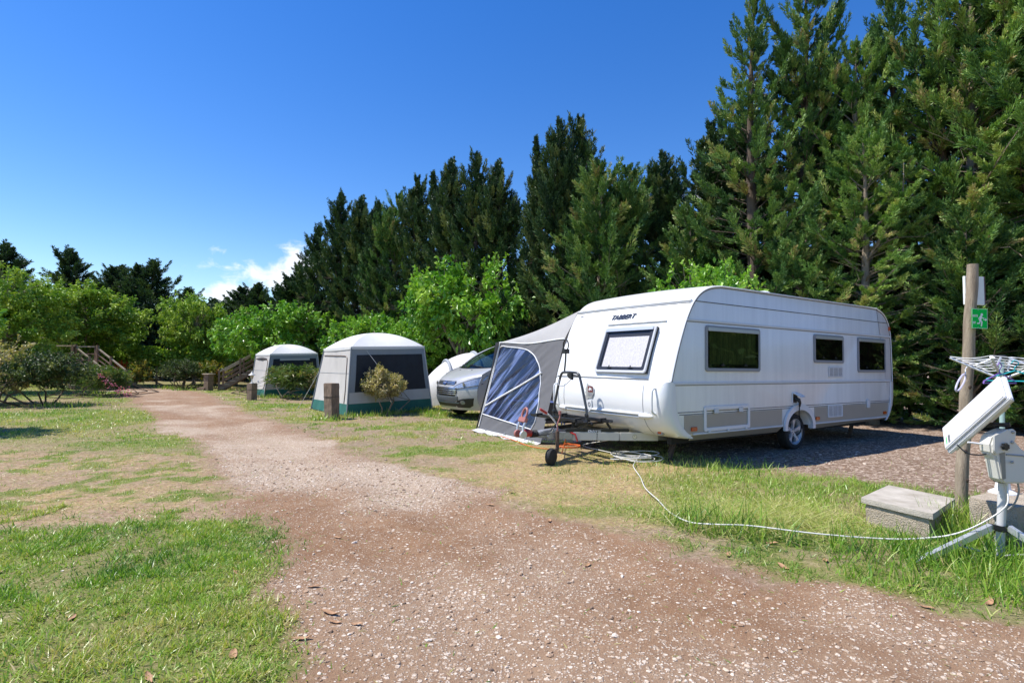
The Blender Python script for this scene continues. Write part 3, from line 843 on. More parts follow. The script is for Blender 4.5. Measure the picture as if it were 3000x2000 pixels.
    for a in (.16, WID-.16):
        q = MB(); x = nose(.9, a)[0]
        q.tube(spline([(x+.03, a, 1.075), (x-.045, a, 1.06), (x-.062, a, .98), (x-.064, a, .84), (x-.05, a, .75), (x+.03, a, .715)], 5), .014, 8)
        q.build('grab_handle', pale_plastic, root, smooth=60)
    for a in (.23, WID-.23):
        x, _, z = nose(.455, a)
        q = MB(); q.box(x-.012, x+.05, a-.055, a+.055, z-.03, z+.03)
        h = q.build('front_lamp', grey_plastic, root, bev=.008)
        q = MB(); q.box(x-.018, x-.008, a-.03, a+.03, z-.017, z+.017)
        q.build('lens', amber, h, bev=.004)
    # ---- gutter at the top of the front wall
    q = MB(); q.tube([(front_s(2.335)-bulge(a)*.9-.012, a, 2.335) for a in np.linspace(.02, WID-.02, 14)], .020, 8)
    q.build('front_gutter', pale_plastic, root, smooth=60)
    q = MB(); q.tube([(front_s(2.30)-bulge(a)*.9-.004, a, 2.302) for a in np.linspace(.03, WID-.03, 14)], .012, 6)
    q.build('gutter_seal', grey_plastic, root, smooth=60)
    q = MB(); q.tube([(front_s(2.045)-bulge(a)-.012, a, 2.045) for a in np.linspace(.30, 1.47, 8)], .016, 8)
    q.build('drip_moulding', pale_plastic, root, smooth=60)
    # ---- lettering over the front window
    def front_frame(a, z):
        d = .02; sl = (front_s(z+d)-front_s(z-d))/(2*d)
        return frame3((front_s(z)-bulge(a)-.010, a, z), (0, -1, 0), (sl, 0, 1))
    navy = pm('navy_letters', (.045, .06, .11), .65, spec=.2)
    text_mesh('lettering', 'TABBERT', .125, .006, front_frame(1.20, 2.155), navy, root, shear=.25, xs=1.0, bold=.0)
    q = MB(); M = front_frame(2.28, 2.24); q.box(-.035, .035, -.012, .012, 0, .003, M=M)
    q.build('maker_plate', grey_plastic, root)
    # ---- windows
    def window(M, w, h, blind, bmat, topbar=True, tint=None, latches=True, fmat=None, fw=.05):
        q = MB(); q.ring(rrect(-w/2, w/2, -h/2, h/2, .045), rrect(-w/2+fw, w/2-fw, -h/2+fw, h/2-fw, .03), .001, .024, M)
        fr = q.build('window', fmat or grey_plastic, root, bev=.006)
        iw, ih = w/2-fw, h/2-fw
        q = MB(); q.ring(rrect(-iw-.002, iw+.002, -ih-.002, ih+.002, .03), rrect(-iw+.05, iw-.062, -ih+.055, ih-.03, .02), .001, .011, M)
        q.build('seal', black_plastic, fr)
        if topbar:
            q = MB(); q.box(-w/2+.045, w/2-.045, ih-.030, ih+.022, .0245, .036, M=M)
            q.build('top_rail', alu, fr, bev=.004)
        if blind is not None:
            blind.build('curtain', bmat, fr, smooth=50, fix=False)
        pl = rrect(-iw, iw, -ih, ih-.03, .025)
        q = MB(); q.add([M @ Vector((u, v, .016)) for u, v in pl], [tuple(range(len(pl)))])
        q.build('pane', tint, fr, fix=False)
        if latches:
            for u in ((-.45*iw, .45*iw) if iw > .4 else (0,)):
                q = MB(); q.box(u-.045, u+.045, -ih+.03, -ih+.05, .0195, .03, M=M); q.box(u-.012, u+.012, -ih+.045, -ih+.075, .0195, .028, M=M)
                q.build('latch', black_plastic, fr, bev=.004)
    dark_pane = glassmat('smoked_acrylic', (.62, .70, .52), .62, .02, 1.45)
    deep_pane = glassmat('dark_acrylic', (.45, .40, .38), .45, .02, 1.42)
    clear_pane = glassmat('violet_acrylic', (.985, .98, 1.0), .97, .05, 1.25)
    def pleats(M, w, h, d, npl, amp=.0025, x0=0):
        q = MB()
        q.grid(lambda u, v: M @ Vector((x0+(u-.5)*w, (v-.5)*h, d+amp*math.sin(u*npl*2*PI+1.3*math.sin(v*2+u*9))+amp*.4*math.sin(u*41))), npl*8, 6)
        return q
    side = lambda s, z: frame3((s, 0, z), (1, 0, 0), (0, 0, 1))
    green_curtain = pm('olive_curtain', (.30, .33, .16), .9, col2=(.11, .13, .06), vs=9, stretch=(1.6, 1.6, .22))  # dark upright stripes here and below paint the shade in the pleats
    dark_curtain = pm('brown_curtain', (.16, .135, .12), .9, col2=(.04, .032, .03), vs=10, stretch=(1.6, 1.6, .2))
    lace = pm('speckled_blind', (.70, .69, .68), .8, vs=40, col2=(.47, .455, .46))
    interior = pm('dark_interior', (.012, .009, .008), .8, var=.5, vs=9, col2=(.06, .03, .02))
    M = side(-1.775, 1.652); window(M, 1.37, .67, pleats(M, 1.26, .56, .0050, 14), green_curtain, tint=dark_pane)
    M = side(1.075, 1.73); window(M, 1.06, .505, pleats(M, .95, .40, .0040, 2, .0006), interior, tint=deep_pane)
    M = side(2.745, 1.65); window(M, 1.18, .675, pleats(M, 1.07, .56, .0050, 15), dark_curtain, tint=deep_pane)
    z0, z1, a0, a1 = 1.275, 1.975, .385, 1.455
    zc = (z0+z1)/2; sl = (front_s(z1)-front_s(z0))/(z1-z0)
    Mf = frame3(((front_s(z0)+front_s(z1))/2-.084, (a0+a1)/2, zc), (0, -1, 0), (sl, 0, 1))
    hh = (z1-z0)*math.sqrt(1+sl*sl)
    q = MB(); q.box(-(a1-a0)/2+.01, (a1-a0)/2-.01, -hh/2+.01, hh/2-.01, -.06, -.002, M=Mf); q.build('window_recess', black_plastic, root)
    q = MB(); q.grid(lambda u, v: Mf @ Vector((-.40+u*.83, -hh/2+.075+v*(hh-.235), .004)), 2, 2)
    window(Mf, a1-a0, hh, q, lace, tint=clear_pane, fmat=pm('silver_frame', (.52, .53, .56), .35), fw=.042)
    # ---- front emblem
    q = MB(); x, a, z = nose(.9, 1.42)
    M = frame3((x-.003, 1.44, .93), (0, -1, 0), (-.04, 0, 1)) @ Matrix.Scale(1.12, 4)
    q.prism([(-.075,-.065),(-.035,-.075),(-.02,-.05),(.055,-.045),(.09,.02),(.085,.10),(.05,.125),(-.02,.14),(-.05,.17),(-.055,.11),(-.085,.07),(-.065,.055),(-.09,.02),(-.065,.005),(-.095,-.03)], 0, .012, M)
    em = q.build('emblem', alu, root, bev=.003)
    q = MB(); q.box(-.02, .075, .035, .115, .0125, .017, M=M); q.build('emblem_field', pm('wine_red', (.16, .012, .02), .4), em)
    q = MB(); q.prism([(-.008,.052),(.012,.06),(.02,.052),(.03,.07),(.05,.055),(.06,.065),(.05,.085),(.06,.098),(.035,.092),(.02,.104),(.006,.092),(.0,.075)], .0172, .019, M); q.build('emblem_charge', white_gel, em)
    for k in range(4):
        q = MB(); q.box(-.035+k*.027, -.018+k*.027, -.025, .022, .0125, .015, M=M); q.build('emblem_letter', grey_plastic, em)
    q = MB(); q.prism([(-.045,-.075),(.045,-.07),(.045,-.185),(.0,-.235),(-.055,-.195)], 0, .014, M); q.build('badge_plate', white_gel, em, bev=.003)
    q = MB(); q.ring([(.028*math.cos(R(t))-.003, -.135+.034*math.sin(R(t))) for t in range(0, 360, 20)], [(.013*math.cos(R(t))-.003, -.135+.018*math.sin(R(t))) for t in range(0, 360, 20)], .0142, .018, M); q.build('badge_ring', grey_plastic, em)
    # ---- locker door
    M = side(-1.94, .633)
    q = MB(); q.ring(rrect(-.56, .56, -.178, .178, .03), rrect(-.505, .505, -.125, .125, .015), .006, .024, M)
    d = q.build('locker_door', white_gel, root, bev=.005)
    for u in (-.29, .31):
        q = MB(); q.box(u-.055, u+.055, .075, .145, .0245, .036, M=M); lt = q.build('door_latch', pale_plastic, d, bev=.006)
        q = MB(); q.box(u-.022, u+.022, .09, .125, .0365, .039, M=M)
    for u in (-.45, 0, .45):
        q = MB(); q.box(u-.03, u+.03, -.20, -.165, .0245, .033, M=M); q.build('hinge', pale_plastic, d, bev=.004)
    # ---- vents
    def vent(s0, s1, z0, z1):
        M = side((s0+s1)/2, (z0+z1)/2); w, h = s1-s0, z1-z0
        q = MB(); q.ring(rrect(-w/2, w/2, -h/2, h/2, .02), rrect(-w/2+.025, w/2-.025, -h/2+.02, h/2-.02, .01), .006, .02, M)
        v = q.build('vent', white_gel, root, bev=.003)
        q = MB(); q.box(-w/2+.02, w/2-.02, -h/2+.016, h/2-.016, .0065, .009, M=M); q.build('vent_back', dark_line, v)
        q = MB(); k = max(6, int(h/.024))
        for i in range(k):
            y = -h/2+.03+(h-.06)*i/(k-1); q.box(-w/2+.024, w/2-.024, y-.0065, y+.0065, .0095, .017, M=M)
        for i in range(1, 3):
            x = -w/2+w*i/3; q.box(x-.006, x+.006, -h/2+.02, h/2-.02, .0098, .0172, M=M)
        q.build('slats', white_gel, v)
    vent(1.05, 1.57, 1.225, 1.41); vent(1.01, 1.535, .50, .72)
    # ---- mains inlet with open flap and plug
    M = side(-.08, .875)
    q = MB(); q.ring(rrect(-.085, .085, -.09, .09, .015), rrect(-.068, .068, -.075, .075, .01), .004, .02, M); s_ = q.build('socket_frame', white_gel, root, bev=.003)
    q = MB(); q.box(-.068, .068, -.075, .075, .0035, .006, M=M); q.build('socket_back', black_plastic, s_)
    q = MB(); q.bar((-.08, -.02, .965), (-.06, -.15, .90), .165, .012, up=(0, -.45, 1)); q.build('socket_flap', white_gel, s_, bev=.003)
    q = MB(); q.tube([(-.09, -.02, .87), (-.075, -.075, .85), (-.06, -.085, .80), (-.055, -.075, .74)], [.036, .032, .022, .016], 10)
    q.tube(spline([(-.055, -.075, .75), (-.05, -.065, .62), (.01, -.05, .50), (.10, -.02, .40), (.18, .05, .28), (.20, .15, .2)], 6), .010, 6)
    q.build('plug', black_plastic, s_, smooth=60)
    q = MB(); q.box(2.49, 2.60, -.035, -.004, .625, .79); q.build('junction_cover', white_gel, root, bev=.01)
    for s in (-2.72, .64, 3.26):
        q = MB(); q.box(s-.065, s+.065, -.028, -.006, .475, .535); q.build('side_reflector', amber, root, bev=.008)
    q = MB(); q.box(3.50, 3.535, -.03, -.004, 2.17, 2.25); q.build('marker_lamp', amber, root, bev=.006)
    # rear corner
    q = MB()
    rowz = [1.135, 1.0, .8, .65, .52, .44, .37, .355]; rs0 = [3.53, 3.53, 3.525, 3.50, 3.45, 3.39, 3.30, 3.26]; rs1 = [3.685, 3.69, 3.68, 3.64, 3.56, 3.49, 3.40, 3.36]
    vs = []
    for z, s0_, s1_ in zip(rowz, rs0, rs1):
        r_ = .07
        vs += [(s0_, -.003, z), (s0_, -.028, z), (s1_-r_, -.028, z), (s1_-.02, -.012, z), (s1_, .04, z), (s1_+.01, .3, z), (s1_+.02, 1.0, z)]
    q.add(vs, [(i*7+j, i*7+j+1, (i+1)*7+j+1, (i+1)*7+j) for i in range(7) for j in range(6)])
    q.build('rear_corner', white_gel, root, smooth=40)
    # ---- wheel arch and wheels
    def arcpts(rx, rz, zc=.40, low=.395):
        return [(.05+rx, low)] + [(.05+rx*math.cos(R(t)), zc+rz*math.sin(R(t))) for t in range(0, 181, 9)] + [(.05-rx, low)]
    o_ = arcpts(.475, .375, low=.345); i_ = arcpts(.395, .275, low=.345)
    Ms = frame3((0, 0, 0), (1, 0, 0), (0, 0, 1))
    q = MB(); nn = len(o_)
    vs = [Ms @ Vector((u, v, d)) for d in (.004, .040) for u, v in o_] + [Ms @ Vector((u, v, d)) for d in (.040, -.05) for u, v in i_]
    fs = []
    for i in range(nn-1):
        fs += [(i, i+1, nn+i+1, nn+i), (nn+i, nn+i+1, 2*nn+i+1, 2*nn+i), (2*nn+i, 2*nn+i+1, 3*nn+i+1, 3*nn+i)]
    q.add(vs, fs); q.build('wheel_arch', white_gel, root, smooth=45)
    def wheel(a, flip):
        w = bpy.data.objects.new('wheel', None); COL.objects.link(w); w.parent = root; w.location = (.03, a, .302)
        w.rotation_euler = (R(90 if not flip else -90), 0, 0)
        q = MB(); q.lathe([(.205,-.08),(.235,-.093),(.275,-.095),(.296,-.08),(.304,-.05),(.304,.05),(.296,.08),(.275,.095),(.235,.093),(.205,.08)], 40, cap=False)
        q.build('tyre', rubber, w, smooth=35)
        q = MB(); q.lathe([(.206,-.07),(.200,-.06),(.19,.0),(.19,.05),(.203,.072),(.212,.084),(.219,.086),(.219,.078),(.206,.07)], 40, cap=False)
        q.lathe([(.0,.052),(.055,.052),(.062,.044),(.062,.02),(.0,.02)], 20)
        for k in range(5):
            t = 2*PI*k/5+.3; c, s = math.cos(t), math.sin(t)
            Mk = Matrix(((c,-s,0,0),(s,c,0,0),(0,0,1,0),(0,0,0,1)))
            q.add([(.04,-.032,.046),(.04,.032,.046),(.12,.022,.062),(.12,-.022,.062),(.196,.042,.066),(.196,-.042,.066),(.04,-.032,.01),(.04,.032,.01),(.12,.022,.03),(.12,-.022,.03),(.196,.042,.04),(.196,-.042,.04)],
                  [(0,3,2,1),(3,5,4,2),(6,7,8,9),(9,8,10,11),(0,6,9,3),(3,9,11,5),(1,2,8,7),(2,4,10,8)], 0, Mk)
        q.build('rim', alloy, w, smooth=40)
        q = MB(); q.lathe([(.0,-.02),(.188,-.02),(.188,-.01),(.0,-.01)], 24); q.build('brake_drum', black_plastic, w)
        q = MB()
        for k in range(5):
            t = 2*PI*k/5+.95; q.lathe([(.010,.0),(.010,.058),(.0,.06)], 8, Matrix.Translation((.042*math.cos(t), .042*math.sin(t), 0)))
        q.build('wheel_bolt', dark_line, w)
    wheel(.135, False); wheel(WID-.135, True)
    # ---- underside
    q = MB(); q.box(-2.85, 3.1, .28, .36, .26, .392); q.box(-2.85, 3.1, 2.12, 2.2, .26, .392); q.box(-.3, .4, .3, 2.2, .26, .34)
    q.box(-1.2, -.7, .30, .75, .25, .39); q.build('chassis', dark_under, root)
    for s, a in ((-2.55, .42), (-2.55, 2.06), (2.9, .42), (2.9, 2.06)):
        q = MB(); q.bar((s, a, .38), (s-.22, a-.04, .03), .045, .05); q.box(s-.31, s-.14, a-.10, a+.02, .004, .03)
        q.bar((s-.05, a, .36), (s-.20, a+.0, .12), .02, .02); q.build('corner_steady', rusty, root)
    # ---- roof fittings
    q = MB(); q.lathe([(.055,0),(.055,.07),(.10,.085),(.115,.105),(.09,.125),(.0,.13)], 16, Matrix.Translation((-.08, .55, 2.61))); q.build('roof_vent', white_gel, root, smooth=40)
    q = MB(); q.box(-1.75, -1.25, .95, 1.45, 2.625, 2.67); q.build('roof_light', pale_plastic, root, bev=.02)
    # ---- drawbar
    q = MB()
    for sg in (-1, 1):
        q.bar((-4.40, 1.24+sg*.05, .385), (-2.6, 1.24+sg*.78, .335), .05, .10)
    q.build('drawbar', galv, root, bev=.006)
    cover = pm('drawbar_cover', (.62, .61, .55), .45, var=.08)
    pts = [(-4.06, 1.05, .372), (-3.72, .912, .364), (-3.40, .782, .355), (-2.83, .55, .342)]
    for i in range(3):
        p0 = Vector(pts[i]); p1 = Vector(pts[i+1]); g = (p1-p0).normalized()*.006
        q = MB(); q.bar(p0+g, p1-g, .075, .118); q.build('drawbar_cover', cover, root, bev=.006)
    p = Vector(pts[2]).lerp(Vector(pts[3]), .38); d = (Vector(pts[3])-Vector(pts[2])).normalized()
    M = frame3(p + Vector((d.y, -d.x, 0))*.0385, d, (0, 0, 1))
    q = MB(); q.lathe([(.036,0),(.036,.0025),(0,.0025)], 20, M); lb = q.build('weight_label', pm('cream_label', (.75, .72, .55), .5), root)
    q = MB(); q.ring([(.034*math.cos(R(t)), .034*math.sin(R(t))) for t in range(0, 360, 18)], [(.030*math.cos(R(t)), .030*math.sin(R(t))) for t in range(0, 360, 18)], .0027, .0035, M); q.build('label_ring', black_plastic, lb)
    text_mesh('label_digit', '6', .036, .0006, M @ Matrix.Translation((0, .006, .0032)), black_plastic, lb, bold=.001)
    q = MB(); q.prism([(-4.55,.36),(-4.08,.335),(-4.06,.44),(-4.20,.47),(-4.46,.455),(-4.55,.43)], 1.17, 1.31, Matrix(((1,0,0,0),(0,0,1,0),(0,1,0,0),(0,0,0,1))))
    ov = q.build('overrun_housing', galv, root, bev=.012)
    q = MB(); q.box(-4.42, -4.24, 1.163, 1.1695, .365, .40); q.build('data_plate', pale_plastic, ov)
    q = MB(); q.tube([(-4.55+.0-.012*i, 1.24, .415) for i in range(10)], [.055 if i % 2 else .042 for i in range(10)], 12); q.build('bellows', rubber, root)
    q = MB(); q.tube([(-4.65,1.24,.42),(-4.70,1.24,.43),(-4.78,1.24,.43),(-4.82,1.24,.42)], [.045,.055,.055,.03], 12); q.build('coupling_head', red_plastic, root, smooth=50)
    for a in (1.17, 1.31):
        q = MB(); q.lathe([(.0,0),(.052,0),(.056,.012),(.052,.035),(0,.035)], 18, Matrix.Translation((-4.845, a, .425)) @ Matrix.Rotation(R(90), 4, 'X')); q.build('friction_pad', faded_red if a > 1.2 else alu, root, smooth=40)
    q = MB()
    for a in (1.165, 1.30): q.tube([(-4.84, a, .43), (-4.84, a, .52), (-4.80, a+.0, .60)], .017, 8)
    sa = q.build('stabiliser_arm', alu, root, smooth=50)
    q = MB(); q.bar((-4.81, 1.23, .585), (-4.785, 1.23, .65), .165, .05); q.tube([(-4.78+.055*math.sin(R(t))*.45+.012, 1.23-.055*math.cos(R(t))*1.0, .70+.078*math.sin(R(t))) for t in range(-60, 241, 20)], .017, 8)
    q.build('stabiliser_handle', faded_red, sa, bev=.008, smooth=50)
    q = MB(); q.tube(spline([(-4.12, 1.30, .45), (-4.16, 1.30, .54), (-4.26, 1.30, .64), (-4.34, 1.30, .69)], 5), .013, 8); hb = q.build('brake_lever', alu, root, smooth=60)
    q = MB(); q.tube([(-4.33, 1.30, .685), (-4.42, 1.30, .735), (-4.45, 1.30, .75)], [.02, .021, .015], 8); q.build('lever_grip', red_plastic, hb, smooth=60)
    q = MB(); q.tube(spline([(-4.35, 1.18, .45), (-4.30, 1.12, .55), (-4.42, 1.10, .42), (-4.58, 1.16, .40)], 6), .007, 6); q.build('breakaway_cable', black_plastic, root, smooth=60)
    # jockey wheel
    q = MB(); q.tube([(-4.32, 1.06, .455), (-4.32, 1.06, .19)], .028, 10); jp = q.build('jockey_post', rusty, root, smooth=60)
    q = MB(); q.tube([(-4.32, 1.06, .45), (-4.32, 1.06, .56), (-4.28, 1.06, .64), (-4.27, 1.07, .70)], .009, 6); q.tube([(-4.27, 1.07, .68), (-4.27, 1.07, .735)], .02, 8); q.build('crank_handle', faded_red, jp)
    q = MB(); q.bar((-4.32, 1.06, .20), (-4.44, 1.03, .115), .03, .07); q.build('wheel_fork', rusty, jp)
    q = MB(); q.lathe([(.0,-.045),(.07,-.045),(.105,-.035),(.118,-.012),(.118,.012),(.105,.035),(.07,.045),(.0,.045)], 24, Matrix.Translation((-4.46, 1.02, .113)) @ Matrix.Rotation(R(20), 4, 'Z') @ Matrix.Rotation(R(90), 4, 'X')); q.build('jockey_wheel', rubber, jp, smooth=35)
    q = MB(); q.tube([(-4.12, 1.10, .44), (-4.06, .98, .40), (-4.04, .965, .33), (-4.035, .96, .30)], .013, 8); q.build('clamp_handle', red_plastic, root, smooth=50)
    return root
make_caravan()

# ================================================================== bicycle rack on the drawbar
def make_rack():
    root = thing('bicycle_rack', 'black folded bicycle rack on the caravan drawbar with a tall hoop', 'bicycle rack', CV, CVR)
    q = MB(); q.bar((-4.15, 1.085, .452), (-3.24, .74, .437), .05, .05); bb = q.build('base_bar', black_metal, root, bev=.006)
    q = MB(); q.bar((-4.15, 1.395, .452), (-3.24, 1.74, .437), .05, .05); q.build('base_bar', black_metal, root, bev=.006)
    p0 = Vector((-4.15, 1.085, .452)); p1 = Vector((-3.24, .74, .437)); d = (p1-p0).normalized(); nrm = Vector((d.y, -d.x, 0))
    M = frame3(p0.lerp(p1, .43)+nrm*.026, d, (0, 0, 1))
    q = MB(); q.box(-.14, .13, -.055, .022, 0, .008, M=M); lp = q.build('name_plate', black_plastic, root)
    wl = pm('white_letters', (.8, .8, .8), .5)
    text_mesh('plate_letters', 'EN', .068, .0008, M @ Matrix.Translation((-.055, -.018, .0095)), wl, lp, shear=.12, bold=.0025)
    q = MB(); q.box(-.008, .105, -.040, .004, .0085, .0100, M=M); q.build('plate_field', wl, lp)
    text_mesh('plate_letters', 'DURO', .040, .0006, M @ Matrix.Translation((.049, -.018, .0108)), black_plastic, lp, bold=.0015)
    for s, a0, a1 in ((-3.62, .72, 1.95), (-3.98, .86, 2.12)):
        q = MB()
        q.prism([(-.045,0),(.045,0),(.05,.04),(.042,.04),(.036,.012),(-.036,.012),(-.042,.04),(-.05,.04)], a0, a1, Matrix(((1,0,0,s),(0,0,1,0),(0,1,0,.565),(0,0,0,1))))
        tr = q.build('wheel_tray', black_plastic, root, bev=.003)
        for a in (a0+.16, a1-.18):
            q = MB(); q.box(s-.055, s+.055, a-.02, a+.02, .60, .622); q.box(s-.07, s-.045, a-.028, a+.028, .57, .615); q.build('wheel_strap', black_plastic, tr, bev=.005)
    q = MB()
    for a in (.95, 1.24, 1.66): q.bar((-3.55, a, .548), (-4.08, a, .548), .035, .03)
    q.bar((-4.0, 1.02, .47), (-3.9, .90, .56), .025, .03); q.bar((-3.5, .84, .46), (-3.62, .80, .56), .025, .03); q.bar((-3.5, 1.64, .46), (-3.62, 1.7, .56), .025, .03)
    q.bar((-3.9, 1.18, .47), (-3.9, 1.18, .55), .06, .08); q.tube([(-3.80, .90, .535), (-3.80, 1.9, .535)], .022, 8)
    q.build('cross_frame', black_metal, root, bev=.004)
    steel = pm('dark_hoop', (.075, .08, .085), .35, metal=.4)
    q = MB()
    q.tube(spline([(-3.80, 1.80, .55), (-3.80, 1.795, .72), (-3.80, 1.70, 1.05), (-3.80, 1.645, 1.20), (-3.80, 1.60, 1.262), (-3.80, 1.50, 1.275), (-3.80, 1.30, 1.272), (-3.80, 1.215, 1.25), (-3.80, 1.18, 1.18), (-3.80, 1.11, .98), (-3.80, 1.03, .70), (-3.80, 1.03, .55)], 6), .020, 10)
    hp = q.build('hoop', steel, root, smooth=60)
    for a in (1.80, 1.03):
        q = MB(); q.lathe([(0,-.02),(.03,-.015),(.034,0),(.03,.015),(0,.02)], 8, Matrix.Translation((-3.83, a-.03, .66)) @ Matrix.Rotation(R(90), 4, 'Y')); q.build('knob', black_plastic, hp)
    q = MB(); q.tube([(-3.80, 1.55, 1.275), (-3.80, 1.525, 1.45), (-3.80, 1.52, 1.57)], .014, 8); am = q.build('clamp_arm', steel, root, smooth=60)
    q = MB(); q.box(-3.84, -3.76, 1.475, 1.565, 1.56, 1.63); q.tube([(-3.80, 1.52+.062*math.sin(R(t)), 1.69+.082*math.cos(R(t))) for t in range(0, 360, 20)], .011, 8, closed=True); q.build('clamp', black_plastic, am, bev=.006)
    q = MB(); q.tube([(-3.80, 1.22, 1.22), (-3.83, 1.30, 1.235), (-3.85, 1.36, 1.235)], .015, 8); q.prism([(-.07,-.06),(.02,-.03),(.06,.03),(-.06,.05)], -.02, .02, frame3((-3.85, 1.36, 1.22), (0, 1, 0), (0, 0, 1))); q.build('frame_clamp', black_plastic, hp, bev=.005)
    q = MB(); q.tube(spline([(-3.80, 1.66, 1.18), (-3.86, 1.62, 1.09), (-3.86, 1.54, 1.06), (-3.83, 1.46, 1.10), (-3.80, 1.38, 1.18)], 5), .006, 5); q.build('security_cable', grey_plastic, hp, smooth=60)
make_rack()

# ================================================================== awning on the far side
def make_awning():
    root = thing('awning', 'grey caravan awning with large clear plastic window and pale roof', 'awning', CV, CVR)
    canvas = pm('grey_canvas', (.155, .155, .165), .85, var=.12, vs=5, bump=.15, bs=300, trans=.08)
    pale = pm('pale_grey_canvas', (.42, .41, .40), .85, var=.08, vs=4, bump=.12, bs=250, trans=.1)
    piping = pm('white_piping', (.78, .78, .78), .6)
    BL = Vector((-3.36, 4.90, .05)); BR = Vector((-3.44, 2.62, .03)); TR = Vector((-3.02, 2.50, 1.85)); TL = Vector((-3.15, 4.43, 1.83))
    RK = Vector((-2.70, 2.50, 2.36))
    def W(u, v, off=0.0):   # u: 0 pole .. 1 caravan, v: 0 bottom .. 1 top
        p = (BL*(1-u)+BR*u)*(1-v) + (TL*(1-u)+TR*u)*v
        d = u*.7+v*.9
        # tension folds running from the low pole corner up to the caravan
        k = (v*1.0-u*.75)
        am = .016*math.sin(PI*u)*(.35+.65*(1-abs(2*v-1)))
        f = am*(math.sin(k*31+2*math.sin(d*3))*.6+math.sin(k*67+1)*.25)
        sag = -.05*math.sin(PI*u)*max(0, v-.55)/.45*math.sin(PI*u)
        return p + Vector((-f-off, 0, sag if v > .55 else 0))
    NU, NV = 88, 76
    # window outline in (u, v)
    out = [(.025,.17),(.028,.5),(.030,.80),(.032,.945),(.18,.95),(.38,.945),(.52,.915),(.63,.85),(.72,.76),(.78,.66),(.815,.56),(.835,.46),(.855,.36),(.86,.28),(.865,.19),(.83,.105)]
    outl = [tuple(p)[:2] for p in spline([(a, b_, 0) for a, b_ in out], 4)]
    def inside(u, v):
        c = False; n = len(outl); j = n-1
        for i in range(n):
            (x1, y1), (x2, y2) = outl[i], outl[j]
            if (y1 > v) != (y2 > v) and u < (x2-x1)*(v-y1)/(y2-y1)+x1: c = not c
            j = i
        return c
    q = MB(); q.grid(lambda u, v: W(u, v), NU, NV, mask=lambda u, v: not inside(u, v)); q.build('front_wall', canvas, root, smooth=80, fix=False)
    vinyl = glassmat('clear_vinyl', (.26, .38, .95), .70, .10, 1.5, sky_streak=(.36, .47, .90), hz=.27)  # blue streaks in the colour stand for sky mirrored in the folds
    q = MB(); q.grid(lambda u, v: W(u, v), NU, NV, mask=inside); wn = q.build('window', vinyl, root, smooth=80, fix=False)
    q = MB(); q.tube([W(u, v, .006) for u, v in outl], .011, 6, closed=True); q.build('window_piping', piping, wn, smooth=60)
    q = MB(); q.tube([W(.04+.76*t, .27+.40*t, .012) for t in np.linspace(0, 1, 30)], .018, 6); q.build('window_strap', piping, wn, smooth=60)
    q = MB(); q.tube([W(t, 1.0, .004) for t in np.linspace(0, 1, 30)], .012, 6); q.build('seam_piping', piping, root, smooth=60)
    # gable and roof
    top0 = lambda t: (TL*(1-t)+TR*t) + Vector((0, 0, -.05*math.sin(PI*t)**2))
    edge = lambda t: (TL*(1-t)+RK*t) + Vector((0, 0, -.055*math.sin(PI*t)))
    q = MB(); q.grid(lambda u, v: top0(u)*(1-v)+edge(u)*v + Vector((-.02*math.sin(PI*v)*math.sin(PI*u)-.006*math.sin(u*40+v*4)*math.sin(PI*v), 0, 0)), 40, 8); q.build('gable', pale, root, smooth=80, fix=False)
    q = MB(); q.grid(lambda u, v: edge(u)+Vector((v*3.6, 0, (.04*math.sin(v*PI*3)**2-.03)*math.sin(PI*u))), 24, 24); q.build('roof', pale, root, smooth=80, fix=False)
    q = MB(); q.grid(lambda u, v: Vector((-3.25+u*3.7, 4.90*(1-v)+4.43*v, .05+v*1.78)) + Vector((0, .02*math.sin(u*18)*math.sin(PI*v), 0)), 40, 8); q.build('outer_wall', canvas, root, smooth=80, fix=False)
    # mud flap and poles
    q = MB(); q.grid(lambda u, v: W(u, 0)+Vector((-.16*v-.03*math.sin(u*23)*v, 0, -.035*v+.012*math.sin(u*31)*v)), 40, 3); q.build('mud_flap', pm('dirty_white_flap', (.62, .62, .62), .7, var=.2), root, smooth=80, fix=False)
    q = MB(); q.tube([BL+Vector((-.03, .03, -.05)), TL+Vector((-.01, .02, .02))], .016, 8); q.build('front_pole', black_metal, root, smooth=60)
    q = MB(); q.tube([W(.015, t, .012) for t in np.linspace(.02, 1, 20)], .012, 6); q.build('corner_piping', piping, root, smooth=60)
    q = MB(); q.tube([BL+Vector((3.6, .0, -.05)), TL+Vector((3.6, .0, .02))], .016, 8); q.build('rear_pole', alu, root, smooth=60)
    for t in (.16, .48, .80):
        p = W(t, 0)
        q = MB(); q.tube([p+Vector((0, 0, .03)), p+Vector((-.05, 0, -.02)), p+Vector((-.09, 0, -.03))], .008, 6); q.build('peg_loop', grey_plastic, root)
make_awning()

